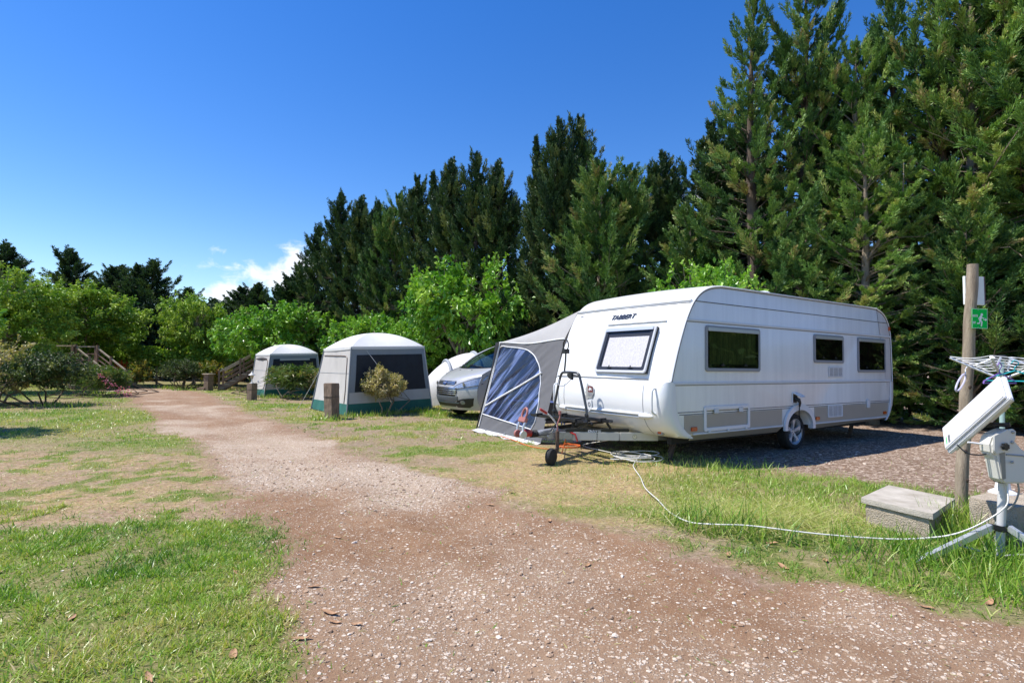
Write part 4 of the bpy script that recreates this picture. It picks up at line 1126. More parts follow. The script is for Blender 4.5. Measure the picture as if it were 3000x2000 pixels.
# furniture seen through the awning window
def make_furniture():
    wp = pm('white_enamel', (.78, .78, .78), .4)
    t = thing('camping_table', 'white folding camping table inside the awning', 'table', cw(-2.35, 3.35, 0), CVR)
    q = MB(); q.box(-.35, .35, -.5, .5, .66, .69); q.build('tabletop', wp, t, bev=.01)
    for sx in (-.3, .3):
        for sy in (-.42, .42):
            q = MB(); q.tube([(sx, sy, .66), (sx*1.1, sy*1.05, .0)], .014, 8); q.build('leg', wp, t, smooth=60)
    c0 = thing('camping_chair', 'white framed camping chair inside the awning, nearer the pole', 'chair', cw(-2.55, 4.30, 0), CVR+.3, 'camping chairs inside the awning')
    sling = pm('grey_sling', (.35, .36, .38), .8)
    q = MB(); q.grid(lambda u, v: ((u-.5)*.46, (v-.5)*.44, .43-.03*math.sin(PI*u)), 8, 4); q.build('seat', sling, c0, fix=False, solid=.008)
    q = MB(); q.grid(lambda u, v: ((u-.5)*.46, .22+v*.16, .48+v*.50), 8, 6); q.build('backrest', sling, c0, fix=False, solid=.008)
    for sx in (-.25, .25):
        q = MB(); q.tube([(sx, -.24, 0), (sx, .22, .45), (sx, .40, 1.0)], .012, 8); q.build('back_leg', wp, c0, smooth=60)
        q = MB(); q.tube([(sx, .26, 0), (sx, -.22, .44), (sx, -.24, .64)], .012, 8); q.build('front_leg', wp, c0, smooth=60)
        q = MB(); q.box(sx-.025, sx+.025, -.26, .26, .635, .66); q.build('armrest', wp, c0, bev=.008)
    c1 = copy_tree(c0); c1.location = cw(-1.75, 2.95, 0); c1.rotation_euler = (0, 0, CVR+1.9)
    c1['label'] = 'white framed camping chair inside the awning, beside the caravan wall'
make_furniture()

def make_cables():
    wc = pm('white_cable', (.72, .70, .65), .45)
    # long aerial cable: drawbar -> coil -> along the verge -> aerial
    q = MB()
    pts = [cw(-3.55, .84, .30)] + [(1.22, 9.35, .03), (1.45, 8.75, .035), (1.72, 8.42, .03)]
    for k in range(5*14+1):
        t = 2*PI*k/14; rr = .27+.06*math.sin(k*.7); j = k/14
        pts.append((1.78+rr*math.cos(t+.6)*1.1+.07*math.sin(j*2.1), 7.98+rr*math.sin(t+.6)*(.9+.25*math.sin(j*3))+.10*math.cos(j*1.7), .03+.012*j+.035*(.5+.5*math.sin(t*1+j*2))))
    pts += [(1.70, 7.60, .03), (1.63, 7.21, .03), (1.58, 6.7, .035), (1.50, 6.12, .03), (1.50, 5.6, .03), (1.48, 5.13, .035), (1.53, 4.72, .06), (1.70, 4.55, .09), (1.95, 4.49, .10), (2.40, 4.29, .10), (2.89, 4.22, .09), (3.14, 4.16, .12), (3.30, 4.10, .17), (3.44, 4.03, .27), (3.58, 3.99, .40), (3.625, 4.02, .50), (3.64, 4.04, .56)]
    q.tube(spline(pts, 5), .0056, 6)
    o = q.build('aerial_cable', wc, None, smooth=60)
    tag(o, 'thin white cable running from a coil by the caravan to the flat aerial', 'cable')
    orange = pm('orange_cable', (.75, .16, .03), .45)
    q = MB()
    pts = [(-.42, 10.95, .02), (-.2, 10.5, .02), (.02, 10.02, .02), (.2, 9.5, .02), (.36, 9.15, .02), (.55, 8.98, .02), (.74, 8.93, .02)]
    for k in range(20):
        t = 2*PI*k/11; pts.append((.98+.18*math.cos(t+3.6), 9.2+.15*math.sin(t+3.6), .02+.006*k/4))
    pts += [cw(-4.0, 1.35, .08), cw(-4.02, 1.28, .2), cw(-4.0, 1.25, .34)]
    q.tube(spline(pts, 5), .0075, 6)
    o = q.build('power_cable', orange, None, smooth=60)
    tag(o, 'bright orange cable snaking over the ground from awning to drawbar', 'cable')
make_cables()
# ================================================================== flat satellite aerial on a tripod
def make_aerial():
    root = thing('satellite_aerial', 'white flat satellite aerial tilted on an aluminium tripod', 'satellite dish', (3.63, 4.10, 0))
    O = Vector((3.63, 4.10, 0)); Lc = lambda x, y, z: Vector((x, y, z))-O
    shell = pm('white_asa_shell', (.78, .78, .80), .35, coat=.15, var=.03)
    cream = pm('cream_housing', (.66, .64, .58), .42, coat=.1, var=.05, vs=4)
    w_ = Vector((-.137, -.20, -.153)); t_ = Vector((.112, -.425, .455)); 
    t_ = (t_ - w_.normalized()*t_.dot(w_.normalized())); n_ = w_.cross(t_).normalized()
    if n_.x > 0: n_ = -n_
    w_.normalize(); t_.normalize()
    c = Lc(3.53, 4.16, 1.035)
    M = Matrix(((w_.x,t_.x,n_.x,c.x),(w_.y,t_.y,n_.y,c.y),(w_.z,t_.z,n_.z,c.z),(0,0,0,1)))
    hw, hl = .145, .315
    q = MB(); q.box(-hw, hw, -hl, hl, -.016, .016, M=M); pn = q.build('panel', shell, root, bev=.008)
    q = MB(); q.box(-hw+.012, hw-.012, -hl+.012, hl-.012, .0165, .042, M=M); q.build('radome', shell, pn, bev=.008)
    q = MB(); q.box(-hw+.02, hw-.03, -hl+.02, hl-.02, -.042, -.0165, M=M); q.build('back_shell', cream, pn, bev=.01)
    q = MB(); q.box(-.06, .07, .03, .22, -.075, -.0425, M=M); q.build('converter', cream, pn, bev=.008)
    # small dark lettering block near the low end
    ink = pm('dark_print', (.06, .06, .065), .5)
    M2 = M @ Matrix.Translation((.062, -hl+.075, .0423)) @ Matrix.Rotation(R(180), 4, 'Z')
    q = MB(); q.box(-.045, .045, -.006, .006, -.0002, .0006, M=M @ Matrix.Translation((.06, -hl+.045, .0424))); q.build('green_print', pm('green_print', (.12, .45, .16), .5), pn)
    for i in range(6):
        q = MB(); x = .022+.016*i; q.ring([(x-.006, -hl+.062), (x+.006, -hl+.062), (x+.006, -hl+.084), (x-.006, -hl+.084)], [(x-.0015, -hl+.067), (x+.0025, -hl+.067), (x+.0025, -hl+.079), (x-.0015, -hl+.079)], .0424, .0430, M); q.build('printed_letter', ink, pn)
    # motor housing seen side-on
    poly = [(3.515,.905),(3.60,.945),(3.640,.955),(3.663,.940),(3.660,.885),(3.718,.815),(3.788,.757),(3.86,.705),(3.90,.66),(3.90,.59),(3.80,.572),(3.70,.562),(3.585,.562),(3.556,.592),(3.525,.754),(3.497,.775),(3.490,.84)]
    Mh = Matrix(((1,0,0,-O.x),(0,0,-1,4.055-O.y),(0,1,0,0),(0,0,0,1)))
    q = MB(); q.prism(poly, -.055, .055, Mh); hs = q.build('motor_housing', cream, root, bev=.012, seg=2)
    plate = [(3.505,.91),(3.60,.952),(3.645,.96),(3.668,.94),(3.662,.885),(3.64,.85),(3.62,.80),(3.52,.775),(3.50,.80)]
    q = MB(); q.prism(plate, .0555, .070, Mh); q.build('side_plate', cream, hs, bev=.004)
    q = MB(); q.prism([(3.553,.795),(3.590,.795),(3.592,.60),(3.565,.59)], .0555, .060, Mh); q.build('scale_strip', pm('grey_strip', (.25, .24, .21), .5), hs)
    q = MB(); q.tube([Vector((3.60,.0,.772)), Vector((3.72,0,.764)), Vector((3.80,0,.735)), Vector((3.89,0,.695))], .006, 6, M=Matrix.Translation((-O.x, 3.997-O.y, 0))); q.build('housing_seam', grey_plastic, hs)
    def screw(x, z, r, mat, d=.012):
        q = MB(); q.lathe([(0,0),(r,0),(r,d*.7),(r*.6,d),(0,d)], 12, Matrix.Translation((x-O.x, 3.985-O.y, z)) @ Matrix.Rotation(R(90), 4, 'X')); q.build('screw', mat, hs, smooth=40)
    for x, z in ((3.640, .935), (3.632, .862), (3.627, .72)): screw(x, z, .010, galv)
    q = MB(); star = [((.030 if k % 2 else .021)*math.cos(PI*k/7), (.030 if k % 2 else .021)*math.sin(PI*k/7)) for k in range(14)]
    q.prism(star, 0, .022, Matrix(((1,0,0,3.575-O.x),(0,0,-1,3.985-O.y),(0,1,0,.832),(0,0,0,1)))); q.build('star_knob', black_plastic, hs, bev=.003)
    q = MB(); q.tube([Lc(3.60, 4.10, .975), Lc(3.655, 4.02, .985)], .016, 10); q.build('spindle', black_plastic, hs, smooth=50)
    q = MB(); q.tube([Lc(3.40, 4.09, .845), Lc(3.50, 4.07, .835)], .007, 8); q.build('feed_arm', shell, root, smooth=50)
    q = MB(); q.tube(spline([Lc(3.36, 4.14, .82), Lc(3.40, 4.10, .765), Lc(3.47, 4.07, .755), Lc(3.52, 4.06, .77)], 6), .005, 6); q.build('feed_cable', black_plastic, root, smooth=50)
    # mast and tripod
    q = MB(); q.tube([Lc(3.625, 4.10, .0), Lc(3.662, 4.10, .565)], .027, 16); q.build('mast', pm('painted_mast', (.60, .59, .57), .4, coat=.1), root, smooth=50)
    q = MB(); q.lathe([(.050,0),(.055,.004),(.055,.010),(0,.010)], 20, Matrix.Translation(Lc(3.66, 4.10, .552))); q.build('mast_collar', black_plastic, root, smooth=50)
    q = MB(); q.box(-.085, .07, -.03, .03, -.018, .018, M=Matrix.Translation(Lc(3.635, 4.085, .215)) @ Matrix.Rotation(R(12), 4, 'Y')); q.lathe([(.03,-.022),(.036,-.02),(.036,.02),(.03,.022)], 16, Matrix.Translation(Lc(3.64, 4.10, .214))); q.build('tripod_clamp', black_plastic, root, bev=.004)
    tips = [((3.55, 4.085, .232), (2.90, 3.95, .012)), ((3.665, 4.06, .232), (3.80, 3.62, .012)), ((3.66, 4.14, .232), (3.95, 4.55, .012))]
    mids = []
    for a, b in tips:
        a, b = Lc(*a), Lc(*b); d = (b-a).normalized()
        s = d.cross(Vector((0, 0, 1))).normalized(); u = s.cross(d).normalized()
        Ml = Matrix(((d.x,s.x,u.x,a.x),(d.y,s.y,u.y,a.y),(d.z,s.z,u.z,a.z),(0,0,0,1)))
        Lg = (b-a).length
        q = MB(); q.prism([(-.018,.018),(.018,.018),(.018,-.026),(.0145,-.026),(.0145,.0145),(-.0145,.0145),(-.0145,-.026),(-.018,-.026)], 0, Lg-.08, Ml @ Matrix(((0,0,1,0),(1,0,0,0),(0,1,0,0),(0,0,0,1))))
        lg = q.build('leg', alu, root, bev=.001)
        q = MB(); q.add([(Lg-.08,-.018,.016),(Lg-.08,.018,.016),(Lg+.01,.003,-.0),(Lg+.01,-.003,-.0),(Lg-.08,-.018,.0185),(Lg-.08,.018,.0185),(Lg+.01,.003,.0025),(Lg+.01,-.003,.0025)], [(0,1,2,3),(7,6,5,4),(0,3,7,4),(1,5,6,2),(3,2,6,7),(0,4,5,1)], 0, Ml); q.build('leg_tip', alu, lg)
        mids.append(a.lerp(b, .46)+u*-.02)
        q = MB(); q.lathe([(0,0),(.008,0),(.008,.01),(0,.012)], 8, Matrix.Translation(mids[-1]-s*.02)); q.build('bolt', galv, lg)
    j = Lc(3.60, 4.08, .02)
    for m_ in mids:
        q = MB(); q.bar(m_, j, .022, .003, up=(0, -.5, 1)); q.build('strut', alu, root)
    q = MB(); q.tube(spline([Lc(3.70, 4.02, .56), Lc(3.705, 4.02, .50), Lc(3.685, 4.03, .42), Lc(3.66, 4.06, .36)], 6), .006, 6); q.build('coax_lead', pm('grey_lead', (.30, .28, .25), .5), root, smooth=50)
make_aerial()

# ================================================================== wooden post with exit sign
WOOD_T = pm('weathered_wood', (.40, .325, .235), .8, col2=(.19, .145, .10), vs=5, bump=.5, bs=40, stretch=(6, 6, .5))
def make_post():
    root = thing('wooden_post', 'tall round weathered wooden post carrying the green exit sign', 'post', (4.23, 5.20, 0))
    q = MB(); n = 26; H = 2.40
    rows = []
    for i in range(n):
        t = i/(n-1); r = .052-.006*t+.0015*math.sin(i*1.7)
        rows.append((Vector((.215*t+.004*math.sin(i*.9), .04*t, -.05+H*t+.05*t)), r))
    q.tube([p for p, r in rows], [r for p, r in rows], 20)
    q.build('shaft', WOOD_T, root, smooth=50)
    kn = pm('wood_knot', (.07, .045, .03), .8)
    for z, a in ((.62, -1.9), (1.22, -1.75), (1.85, -1.35), (.35, -1.3)):
        t = z/H
        q = MB(); p = Vector((.215*t+.056*math.cos(a), .04*t+.056*math.sin(a), z)); q.lathe([(0,.002),(.008,.003),(.013,.0),(.014,-.004)], 10, frame3(p, (-math.sin(a), math.cos(a), 0), (0, 0, 1)) @ Matrix.Diagonal((1, 1.5, 1, 1)))
        q.build('knot', kn, root, smooth=60)
    for z in (2.02, 1.72):
        pass
    # sign
    green = pm('safety_green', (.012, .56, .085), .9, spec=.0, var=.06)
    white = pm('sign_white', (.82, .84, .82), .4)
    fwd = Vector((.18, -1, -.02)); up = Vector((.025, 0, 1)); ex = fwd.cross(up)*-1
    M = frame3((4.392, 5.115, 1.865), Vector((1, .18, -.01)), (0.02, 0, 1))
    sg = thing('exit_sign', 'green square sign reading SORTIE EXIT with running figure and arrow', 'sign')
    q = MB(); q.box(-.088, .088, -.094, .094, -.004, 0, M=M); q.build('sign_board', green, sg, bev=.001)
    q = MB(); q.ring(rrect(-.086, .086, -.092, .092, .004, 2), rrect(-.083, .083, -.089, .089, .003, 2), .0001, .0006, M); q.build('sign_border', white, sg)
    def limb(pts, r):
        q = MB()
        P = [M @ Vector((x, y, .0012)) for x, y in pts]
        q.tube(P, r, 6); return q
    q = MB(); q.lathe([(0,0),(.0125,0),(.0125,.0022),(0,.0022)], 16, M @ Matrix.Translation((.022, .038, 0)))
    for pts, w in (([(.012, .022), (.004, -.018)], .019), ([(.014, .019), (.034, .004), (.046, .006)], .0085), ([(.006, .020), (-.012, .004), (-.006, -.012)], .0085), ([(.004, -.016), (.022, -.030), (.016, -.070)], .012), ([(.002, -.018), (-.004, -.044), (-.028, -.046)], .011)):
        for (x0, y0), (x1, y1) in zip(pts[:-1], pts[1:]):
            d = Vector((x1-x0, y1-y0)); l = d.length; d.normalize()
            q.prism([(x0-d.x*w*.3-d.y*w/2, y0-d.y*w*.3+d.x*w/2), (x1+d.x*w*.3-d.y*w/2, y1+d.y*w*.3+d.x*w/2), (x1+d.x*w*.3+d.y*w/2, y1+d.y*w*.3-d.x*w/2), (x0-d.x*w*.3+d.y*w/2, y0-d.y*w*.3-d.x*w/2)], .0002, .0016+w*.02, M)
    q.build('running_figure', white, sg)
    q = MB(); q.prism([(.040,-.012),(.062,-.012),(.062,-.022),(.081,-.008),(.062,.006),(.062,-.004),(.040,-.004)], .0002, .0012, M); q.build('arrow', white, sg)
    text_mesh('lettering', 'SORTIE', .030, .0005, M @ Matrix.Translation((-.052, .024, .0008)), white, sg, xs=.60, bold=.0006)
    text_mesh('lettering', 'EXIT', .030, .0005, M @ Matrix.Translation((-.063, -.040, .0008)), white, sg, xs=.55, bold=.0006)
    for y in (.078, -.078):
        q = MB(); q.lathe([(0,0),(.004,0),(.0035,.002),(0,.0025)], 8, M @ Matrix.Translation((-.02, y, .0003))); q.build('nail', galv, sg)
    bd = thing('notice_board', 'blank white board fixed behind the top of the wooden post', 'board')
    M = frame3((4.50, 5.30, 2.155), Vector((1, .25, .015)), (0.015, 0, 1))
    q = MB(); q.box(-.125, .118, -.140, .138, -.012, .012, M=M); q.build('board_panel', white, bd, bev=.003)
    q = MB(); q.box(.1185, .130, -.140, .138, -.013, .013, M=M); q.build('edge_strip', pm('purple_brown_edge', (.17, .10, .12), .6), bd, bev=.002)
make_post()

# ================================================================== concrete box and block
conc = pm('rough_concrete', (.52, .44, .34), .95, col2=(.34, .275, .205), vs=9, bump=1.0, bs=90)
conc_top = pm('concrete_slab', (.54, .49, .42), .92, col2=(.34, .30, .24), vs=7, bump=.6, bs=120)
def rough_box(name, mat, parent, corners, z0, z1, amp, nz=8, seed=1, cham=.0):
    """closed box from 4 plan corners with chipped, slightly uneven faces"""
    q = MB(); C4 = [Vector((*c, 0)) for c in corners]
    K = 10
    per = [C4[i].lerp(C4[(i+1) % 4], k/K) for i in range(4) for k in range(K)]
    cen = sum(C4, Vector())/4
    vs = []; n = len(per)
    for j in range(nz+1):
        z = z0+(z1-z0)*j/nz
        for i, p in enumerate(per):
            d = (p-cen).normalized()
            e = amp*(mnoise.noise(Vector((p.x*9+seed, p.y*9, z*9)))+.5*mnoise.noise(Vector((p.x*25+seed, p.y*25, z*25))))
            if i % K == 0: e -= amp*1.2+cham
            if j == nz: e -= amp*.8
            vs.append(Vector((p.x, p.y, z))+d*e)
    fs = [(j*n+i, j*n+(i+1) % n, (j+1)*n+(i+1) % n, (j+1)*n+i) for j in range(nz) for i in range(n)]
    fs.append(tuple(nz*n+i for i in range(n))); fs.append(tuple(reversed(range(n))))
    q.add(vs, fs)
    return q.build(name, mat, parent, smooth=40)
def make_concrete():
    t = thing('concrete_box', 'low concrete inspection box with an overhanging slab lid in the grass', 'concrete box')
    A = Vector((3.13, 4.93)); B = Vector((3.36, 4.39)); d = Vector((.61, .53)).normalized()
    A2, B2 = A+d*.022+Vector((.008, -.03)), B+d*.022+Vector((-.012, .03))
    rough_box('chamber', conc, t, [B2, B2+d*.66, A2+d*.68, A2], -.05, .187, .006, 8, 3)
    rough_box('slab_lid', conc_top, t, [B, B+d*.82, A+d*.82, A], .190, .236, .004, 3, 8)
    t = thing('concrete_block', 'square concrete block behind the aerial, holding the clothes dryer', 'concrete block')
    P0 = Vector((3.79, 4.57)); P1 = Vector((3.875, 4.22)); d = Vector((.86, .46)).normalized()
    rough_box('block', conc, t, [P1, P1+d*.62, P0+d*.62, P0], -.05, .335, .008, 10, 5)
make_concrete()

def make_dryer():
    O = (4.215, 4.72, .33)
    root = thing('clothes_dryer', 'rotary clothes dryer with grey arms and white lines behind the aerial', 'clothes dryer', O)
    wht = pm('dryer_white', (.80, .80, .80), .4)
    q = MB(); q.lathe([(.10,0),(.10,.012),(.055,.04),(.040,.16),(.036,.20),(.0,.20)], 20); q.build('ground_socket', wht, root, smooth=50)
    q = MB(); q.tube([(0, 0, .19), (.02, 0, 1.18)], .019, 12); q.build('pole', pm('dryer_pole', (.45, .62, .58), .35, metal=.3), root, smooth=50)
    q = MB(); q.lathe([(.030,0),(.032,.05),(.024,.16),(.022,.24),(.0,.24)], 12, Matrix.Translation((.02, 0, .84)) @ Matrix.Rotation(R(4), 4, 'Y')); q.build('lock_sleeve', black_plastic, root, smooth=50)
    q = MB(); q.lathe([(.0,0),(.045,0),(.045,.03),(.02,.045),(0,.045)], 12, Matrix.Translation((.02, 0, 1.14))); q.build('hub', black_plastic, root, smooth=50)
    ends = []
    for k in range(4):
        a = R(38+90*k); e = Vector((.02+.36*math.cos(a), .36*math.sin(a), 1.16))
        lo = Vector((.02+.03*math.cos(a), .03*math.sin(a), .99)); m_ = Vector((.02+.20*math.cos(a), .20*math.sin(a), 1.155))
        q = MB(); q.tube([lo, Vector((.02+.16*math.cos(a), .16*math.sin(a), 1.055)), e], .011, 8)
        ar = q.build('arm', alu, root, smooth=50)
        q = MB(); q.tube([Vector((.02+.03*math.cos(a), .03*math.sin(a), 1.165)), Vector((.02+.19*math.cos(a), .19*math.sin(a), 1.088))], .010, 8); q.build('brace', alu, ar, smooth=50)
        ends.append((a, lo, e))
    for i, f in enumerate((.30, .44, .58, .72, .86, .99)):
        P = []
        for a, lo, e in ends: P.append(lo.lerp(e, f)+Vector((0, 0, .014+.01*(1-f))))
        for k in range(4):
            p0, p1 = P[k], P[(k+1) % 4]
            q = MB(); q.tube([p0.lerp(p1, t)+Vector((0, 0, -.02*math.sin(PI*t))) for t in (0, .25, .5, .75, 1)], .0032, 5); q.build('line', wht, root)
    # hangers and pegs left on the lines
    for (nm, col, p, lab) in (('clothes_hanger', (.02, .42, .45), (-.10, -.22, 1.02), 'turquoise clothes hanger hooked on the dryer lines'), ('clothes_hanger', (.22, .12, .42), (-.16, -.16, 1.00), 'violet clothes hanger hooked on the dryer lines')):
        h = thing(nm, lab, 'hanger', (O[0]+p[0], O[1]+p[1], O[2]+p[2]), R(-30 if col[0] < .1 else 15), 'plastic hangers on the clothes dryer')
        q = MB(); q.tube(spline([(0, 0, .09), (.02, 0, .115), (.045, 0, .09), (.02, 0, .055), (.02, 0, .03)], 5), .004, 6); q.tube([(.02, 0, .03), (.20, 0, -.04), (.205, 0, -.055), (-.165, 0, -.055), (-.16, 0, -.04)], .006, 6, closed=True); q.build('hanger_frame', pm(nm+'_'+str(int(col[1]*100)), col, .4), h, smooth=50)
    h = thing('peg_basket', 'pale violet oval peg ring hanging left of the wooden post', 'peg ring', (3.99, 4.86, 1.27), R(35))
    q = MB(); q.tube([(.13*math.cos(R(t)), 0, .045*math.sin(R(t))+.06*math.cos(R(t))) for t in range(0, 360, 18)], .008, 6, closed=True); q.build('oval_ring', pm('pale_violet', (.50, .48, .62), .4), h, smooth=60)
    q = MB(); q.tube([(.13, 0, .06), (.2, .02, .12), (.28, .02, .155)], .004, 6); q.build('hook', wht, h)
make_dryer()

# ================================================================== frame tents
off_white = pm('tent_offwhite', (.68, .65, .61), .85, var=.10, vs=3, bump=.8, bs=4, trans=.2, stretch=(1.4, 1.4, .5))
tent_roof_m = pm('tent_roof_fabric', (.76, .76, .74), .8, var=.05, vs=3, bump=.35, bs=4, trans=.10)
tent_grey = pm('tent_grey', (.30, .33, .35), .85, var=.08, vs=4, bump=.15, bs=30, trans=.1)
tent_green = pm('tent_green', (.035, .185, .155), .8, var=.2, vs=5, bump=.3, bs=9, trans=.18)
tent_mesh = pm('tent_dark_mesh', (.022, .026, .034), .75, var=.4, vs=5, bump=.2, bs=12)
tent_pole = pm('tent_pole', (.12, .07, .05), .5)
def make_tent(label, base, eave, rise, detail, tint=1.0):
    """base / eave: 4 world corners (near, right, back, left)"""
    cx = sum(p[0] for p in base)/4; cy = sum(p[1] for p in base)/4
    root = thing('frame_tent', label, 'tent', (cx, cy, 0), 0, 'frame tents with domed roofs')
    B = [Vector((p[0]-cx, p[1]-cy, p[2])) for p in base]; E = [Vector((p[0]-cx, p[1]-cy, p[2])) for p in eave]
    cen = sum(E, Vector())/4; ap = cen+Vector((0, 0, rise))
    def wall(i):
        j = (i+1) % 4
        n = (B[j]-B[i]).cross(E[i]-B[i]).normalized()
        if n.dot(((B[i]+B[j])/2).to_3d()) < 0: n = -n
        def W(u, v, o=0.0):
            p = B[i].lerp(B[j], u).lerp(E[i].lerp(E[j], u), v)
            sag = -.035*math.sin(PI*u)*math.sin(PI*v) + .006*math.sin(u*26+v*9+i)*math.sin(PI*v) + (.014*math.sin(u*34)*max(0, .22-v)/.22) + (.016*math.sin(u*11+v*7)*math.sin(PI*v)*math.sin(PI*u) if i == 3 else .008*math.sin(u*9-v*8)*math.sin(PI*v))
            return p+n*(o+sag)
        return W
    def patch(W, u0, u1, v0, v1, o, nu=14, nv=8):
        return MB().grid(lambda u, v: W(u0+(u1-u0)*u, v0+(v1-v0)*v, o), nu, nv)
    for i in range(4):
        W = wall(i)
        main = tent_grey if i in (0, 2) else off_white
        o = patch(W, 0, 1, .165, 1, 0, 24, 12).build('wall', main if i != 0 else tent_grey, root, smooth=80, fix=False)
        patch(W, 0, 1, 0, .164, .002, 26, 5).build('ground_skirt', tent_green, root, smooth=80, fix=False)
        if i == 0:
            patch(W, .012, .99, .166, .330, .006, 20, 3).build('lower_panel', off_white, o, smooth=80, fix=False)
            patch(W, .072, .955, .335, .895, .008, 20, 10).build('mesh_window', tent_mesh, o, smooth=80, fix=False)
            if detail == 'open':
                patch(W, .20, .82, .855, .895, .013, 12, 2).build('rolled_blind', off_white, o, smooth=80, fix=False)
                q = MB(); q.tube([W(.08+.87*t, .845-.05*math.sin(PI*t), .02) for t in np.linspace(0, 1, 14)], .018, 6); q.build('curtain_hem', tent_mesh, o)
        for vv in (.62,):
            if i in (1, 3): q = MB(); q.tube([W(t, vv, .003) for t in np.linspace(0, 1, 16)], .005, 5); q.build('seam', tent_grey, o)
        for uu in (.05, .5, .95):
            q = MB(); p_ = W(uu, 0); q.tube([p_+Vector((0, 0, .04)), p_+(p_*.03)+Vector((0, 0, .0)), p_+(p_*.05)+Vector((0, 0, -.03))], .010, 5); q.build('peg_loop', tent_pole, o)
        if i == 3:
            # door outline (zip) on the lit side wall
            pts = [(.90,.17),(.905,.5),(.90,.80),(.87,.87),(.78,.885),(.30,.90),(.06,.905)]
            q = MB(); q.tube([W(a, b_, .012) for a, b_, _ in [tuple(p) for p in spline([(a, b_, 0) for a, b_ in pts], 5)]], .011, 5); q.build('door_zip', tent_pole, o, smooth=60)
            if detail == 'open':
                q = MB(); ring_ = [(.48+.36*math.cos(R(t)), .900+.028*math.sin(R(t))) for t in range(0, 360, 24)]
                q.add([W(a, b_, .016) for a, b_ in ring_], [tuple(range(len(ring_)))]); q.build('door_gap', tent_mesh, o, fix=False)
                q = MB(); q.add([W(a, b_, .016) for a, b_ in ((.40,.335),(.45,.325),(.44,.36),(.40,.38))], [(0,1,2,3)]); q.build('printed_logo', pm('blue_print', (.05, .10, .3), .6), o, fix=False)
    # corner strips
    for i in range(4):
        q = MB(); q.tube([B[i]+(B[i]*.006), E[i]*1.004], .020, 6); q.build('corner_strip', off_white if i in (1,) else tent_grey, root, smooth=60)
    # roof: four sagging triangles between curved poles
    for i in range(4):
        j = (i+1) % 4
        def Rf(u, v):
            e = E[i].lerp(E[j], u)*1.012
            a = e.lerp(ap, v)
            bow = .26*rise*(math.sin(PI*min(1, v))**.9)
            side = abs(2*u-1)**1.5
            a = a + Vector((0, 0, bow*(.70+.30*side)))
            # shallow hollow between the poles
            a.z -= .05*rise*(1-side)*math.sin(PI*v)
            return a
        MB().grid(Rf, 16, 12).build('roof_panel', tent_roof_m, root, smooth=60, fix=False)
        q = MB(); q.grid(lambda u, v: E[i].lerp(E[j], u)*1.016+Vector((0, 0, .015-.075*v-.012*math.sin(PI*u)*v)), 12, 2); q.build('roof_valance', tent_roof_m, root, fix=False)
    return root, B, E
def guy(name_label, a, b, tie=True):
    root = thing('guy_rope', name_label, 'rope', b)
    A = Vector(a)-Vector(b)
    q = MB(); q.tube([A, A*.5+Vector((0, 0, -.01)), (0, 0, .02)], .0075, 5); q.build('rope', pm('guy_cord', (.55, .54, .50), .7), root)
    q = MB(); q.tube([(0, 0, .06), (-.03, -.02, -.02)], .008, 6); q.build('peg', galv, root)
make_tent('large white and grey tent with dark mesh window and green skirt, nearest', [(-4.28,14.30,0),(-2.36,16.30,.05),(-3.95,18.2,.05),(-5.87,16.12,.02)], [(-4.28,14.55,1.77),(-2.62,16.22,1.86),(-3.98,17.9,1.86),(-5.52,16.08,1.74)], .46, 'shut')
make_tent('smaller white and grey tent with oleander in front, beyond the first tent', [(-9.70,21.5,0),(-8.05,23.3,.03),(-9.5,24.8,.05),(-10.95,22.95,0)], [(-9.62,21.78,1.66),(-8.28,23.25,1.74),(-9.55,24.5,1.74),(-10.72,22.9,1.66)], .42, 'open')
guy('pale guy rope from the left corner of the nearest tent to the grass', (-5.50, 16.1, 1.45), (-6.35, 16.4, 0))
guy('pale guy rope slanting across the dark window of the nearest tent', (-3.95, 14.85, 1.72), (-2.95, 14.7, .5))

def make_dome_tent():
    root = thing('dome_tent', 'white dome tent with a grey hoop, half hidden behind the van', 'tent', (-1.35, 19.1, 0), R(20))
    shell = pm('white_nylon', (.80, .80, .80), .55, var=.05, vs=3, bump=.2, bs=4, trans=.25)
    grey = pm('grey_hoop_sleeve', (.30, .33, .37), .7)
    def D(u, v):   # u along tunnel, v across arch
        k = math.sin(PI*(.08+.84*u))**.6
        a = PI*v
        return ((u-.5)*3.4, -1.25*k*math.cos(a), 1.78*k*math.sin(a)**.8 if 0 < v < 1 else 0)
    MB().grid(D, 24, 20).build('canopy', shell, root, smooth=80, fix=False)
    for u in (.22, .5, .78):
        q = MB(); q.tube([Vector(D(u, v))*1.012 for v in np.linspace(0, 1, 24)], .055, 8); q.build('hoop_sleeve', grey, root, smooth=70)
make_dome_tent()

